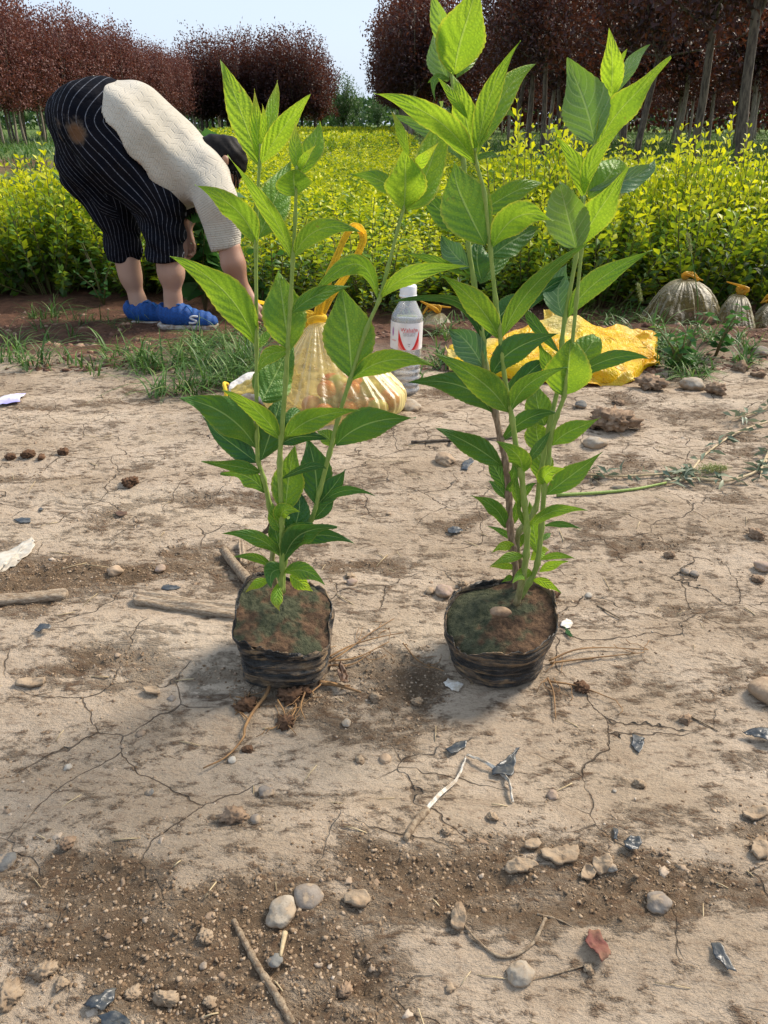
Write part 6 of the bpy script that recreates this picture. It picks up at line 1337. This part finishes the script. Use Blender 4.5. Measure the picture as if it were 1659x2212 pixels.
scrap('film_scrap', 'small clear whitish scrap right of the round bag', 'film scrap', quadpx(1226, 1350, 34, 26), M['white_film'], .002, .0005, .004, 21)
scrap('white_chip', 'small white chip among the grass on the left', 'chip', quadpx(440, 797, 14, 18), M['white_film'], .008, .002, .004, 22)
M['red_leaf'] = simple('dried_red_leaf', (.13, .035, .028), .8, (.20, .10, .06), 60, .5); M['dead_leaf'] = simple('dead_brown_leaf', (.07, .035, .02), .5, (.16, .09, .05), 60, .5)
scrap('dried_leaf', 'dried crinkled dark red leaf near the bottom right', 'leaf', [(1270, 2015), (1290, 2020), (1312, 2050), (1318, 2075), (1295, 2090), (1278, 2062), (1262, 2045)], M['red_leaf'], .004, .0008, .012, 23)
scrap('dried_leaf', 'dark dead leaf curled beside the squarish bag', 'leaf', [(735, 1440), (748, 1462), (755, 1492), (740, 1494), (730, 1470)], M['dead_leaf'], .010, .0008, .020, 24)
scrap('dried_leaf', 'dead brown leaf on the left track', 'leaf', quadpx(262, 1113, 40, 14), M['dead_leaf'], .003, .0008, .006, 25)
scrap('dried_leaf', 'small green leaf scrap right of the clear scrap', 'leaf', [(1215, 1358), (1228, 1366), (1240, 1382), (1226, 1378)], M['broad'], .003, .0006, .003, 26)
# crust flakes curling up from the soil
for i, (lab, x, y, w_, h_) in enumerate([('large curled mud crust flake, lower right of centre', 1215, 1850, 110, 44), ('mud crust flake left of the large curled one', 1120, 1876, 80, 34), ('mud crust flake right of the large curled one', 1300, 1870, 60, 50), ('tall mud crust flake near the crumpled grey plastic', 1268, 1892, 36, 44),
        ('mud crust flake at the right edge, lower part', 1640, 1835, 50, 54), ('mud crust flake above the right edge flake', 1630, 1762, 60, 34), ('mud crust flake on dark soil, left of the large curled one', 1150, 1830, 44, 26), ('broad mud crust flake right of the bottom twig', 770, 1945, 70, 50), ('mud crust flake below the round sunken pebble', 990, 1990, 40, 70), ('mud crust flake at the left, above the crumbs', 70, 1478, 90, 22), ('mud crust flake near the purple pebble', 330, 1497, 50, 20)]):
    scrap('mud_flake', lab, 'mud flake', quadpx(x, y, w_, h_), M['clod_pale'], .0035, .0025, .007, 60+i)
# wilted weed
def wilt(name, lab, paths, seed, n_leaf):
    p0 = G(*paths[0][0]); t_ = thing(name, lab, 'wilted weed', p0); mb = MB(); r = np.random.default_rng(seed); P_, D_ = [], []
    for pth in paths:
        P3 = smooth_path([gp(x, y, .006) for x, y in pth], 7); mb.tube(P3, [.0022]*(len(P3)-3)+[.0015, .001, .0007], 6)
        for k in range(n_leaf): q = P3[r.integers(len(P3))]; P_.append(q+Vector((0, 0, r.uniform(0, .008)))); D_.append([r.normal(), r.normal(), r.normal()*.35])
    V, F, T = leafcloud(np.array(P_), np.array(D_), r.uniform(.014, .038, len(P_)), .008, r.random(len(P_)), r); put(mesh('foliage', V, F, M['wilted'], attrs={'tone': T}), t_); put(mb.build('stem', M['straw']), t_); return t_
M['wilted'] = mat_foliage('wilted_leaf', (.10, .14, .09), (.16, .20, .13), (.25, .27, .16), .2)
wilt('wilted_weed', 'wilted grey green weed trailing from the right edge down to a tangle', [[(1680, 905), (1590, 940), (1520, 990), (1480, 1040), (1470, 1030)], [(1240, 1030), (1340, 1035), (1440, 1030), (1520, 1030)], [(1440, 1050), (1500, 1040), (1570, 1045), (1640, 1020), (1659, 985)]], 3, 34)
wilt('wilted_weed', 'small wilted weed hanging in at the right edge', [[(1670, 960), (1650, 1000), (1640, 1040)], [(1670, 880), (1620, 900), (1580, 910)]], 4, 16)
r = np.random.default_rng(8); n = 700; c_ = gp(1540, 1020, .008); u = r.random(n); q = r.normal(size=(n, 3))*np.array([.006, .006, .004]); P_ = np.array(c_)+np.stack([(u-.5)*.045, (u-.5)*.004, 0*u], 1)+q*(1-u[:, None]*.5); V, F, T = leafcloud(P_, r.normal(size=(n, 3)), .005, .0014, .95, r)
setp(mesh('seed_head', V, F, M['grass'], attrs={'tone': T}), 'fuzzy light green seed head lying by the wilted weed', 'seed head')
# roots
def roots(name, lab, paths, seed, w_=.0013):
    p0 = G(*paths[0][0]); mb = MB(); r = np.random.default_rng(seed)
    for pth in paths:
        P3 = smooth_path([gp(x, y, .002+.004*r.random()) for x, y in pth], 6); n = len(P3); mb.tube(P3, [w_*(1-.65*i/n) for i in range(n)], 6)
        for k in range(3):
            q = P3[r.integers(n)]; P2 = [q]; a_ = r.uniform(0, 6.28)
            for j in range(4): a_ += r.normal()*.5; P2.append(P2[-1]+Vector((math.cos(a_), math.sin(a_)*.8, r.normal()*.2))*.008)
            for v in P2: v.z = max(v.z, float(terr(v.x, v.y))+.001)
            mb.tube(P2, w_*.35, 4)
    return setp(mb.build(name, M['root']), lab, 'roots')
roots('root_strand', 'brown root hanging from the squarish bag down the track', [[(585, 1478), (575, 1510), (548, 1540), (530, 1580), (525, 1600), (490, 1640), (440, 1668)]], 1, .0022)
roots('root_strand', 'knot of fine roots under the squarish bag', [[(620, 1505), (640, 1530), (625, 1570), (640, 1590)], [(600, 1520), (615, 1550), (600, 1580)], [(660, 1500), (650, 1530), (660, 1560)], [(540, 1500), (520, 1530), (505, 1525), (530, 1560)]], 2, .0012)
roots('root_strand', 'stout root running right from the squarish bag base', [[(690, 1478), (720, 1482), (745, 1492), (780, 1502)]], 3, .0030)
roots('root_strand', 'fan of fine roots right of the squarish bag', [[(705, 1430), (760, 1400), (820, 1385), (870, 1370)], [(705, 1435), (770, 1425), (840, 1395)], [(706, 1440), (740, 1420), (800, 1372), (850, 1340)], [(700, 1445), (760, 1440), (800, 1420)]], 4, .0012)
roots('root_strand', 'fine roots trailing right from the round bag base', [[(1185, 1435), (1240, 1412), (1300, 1405), (1400, 1408)], [(1182, 1470), (1195, 1500), (1200, 1560)], [(1184, 1475), (1250, 1490), (1330, 1520)], [(1188, 1440), (1280, 1425), (1390, 1415)]], 5, .0013)
roots('root_strand', 'thin pale root left of the round bag', [[(870, 1395), (905, 1430), (960, 1455)]], 6, .0009)
# a bit more litter on the bank and the low soil mound at left
bpy.context.view_layer.update()
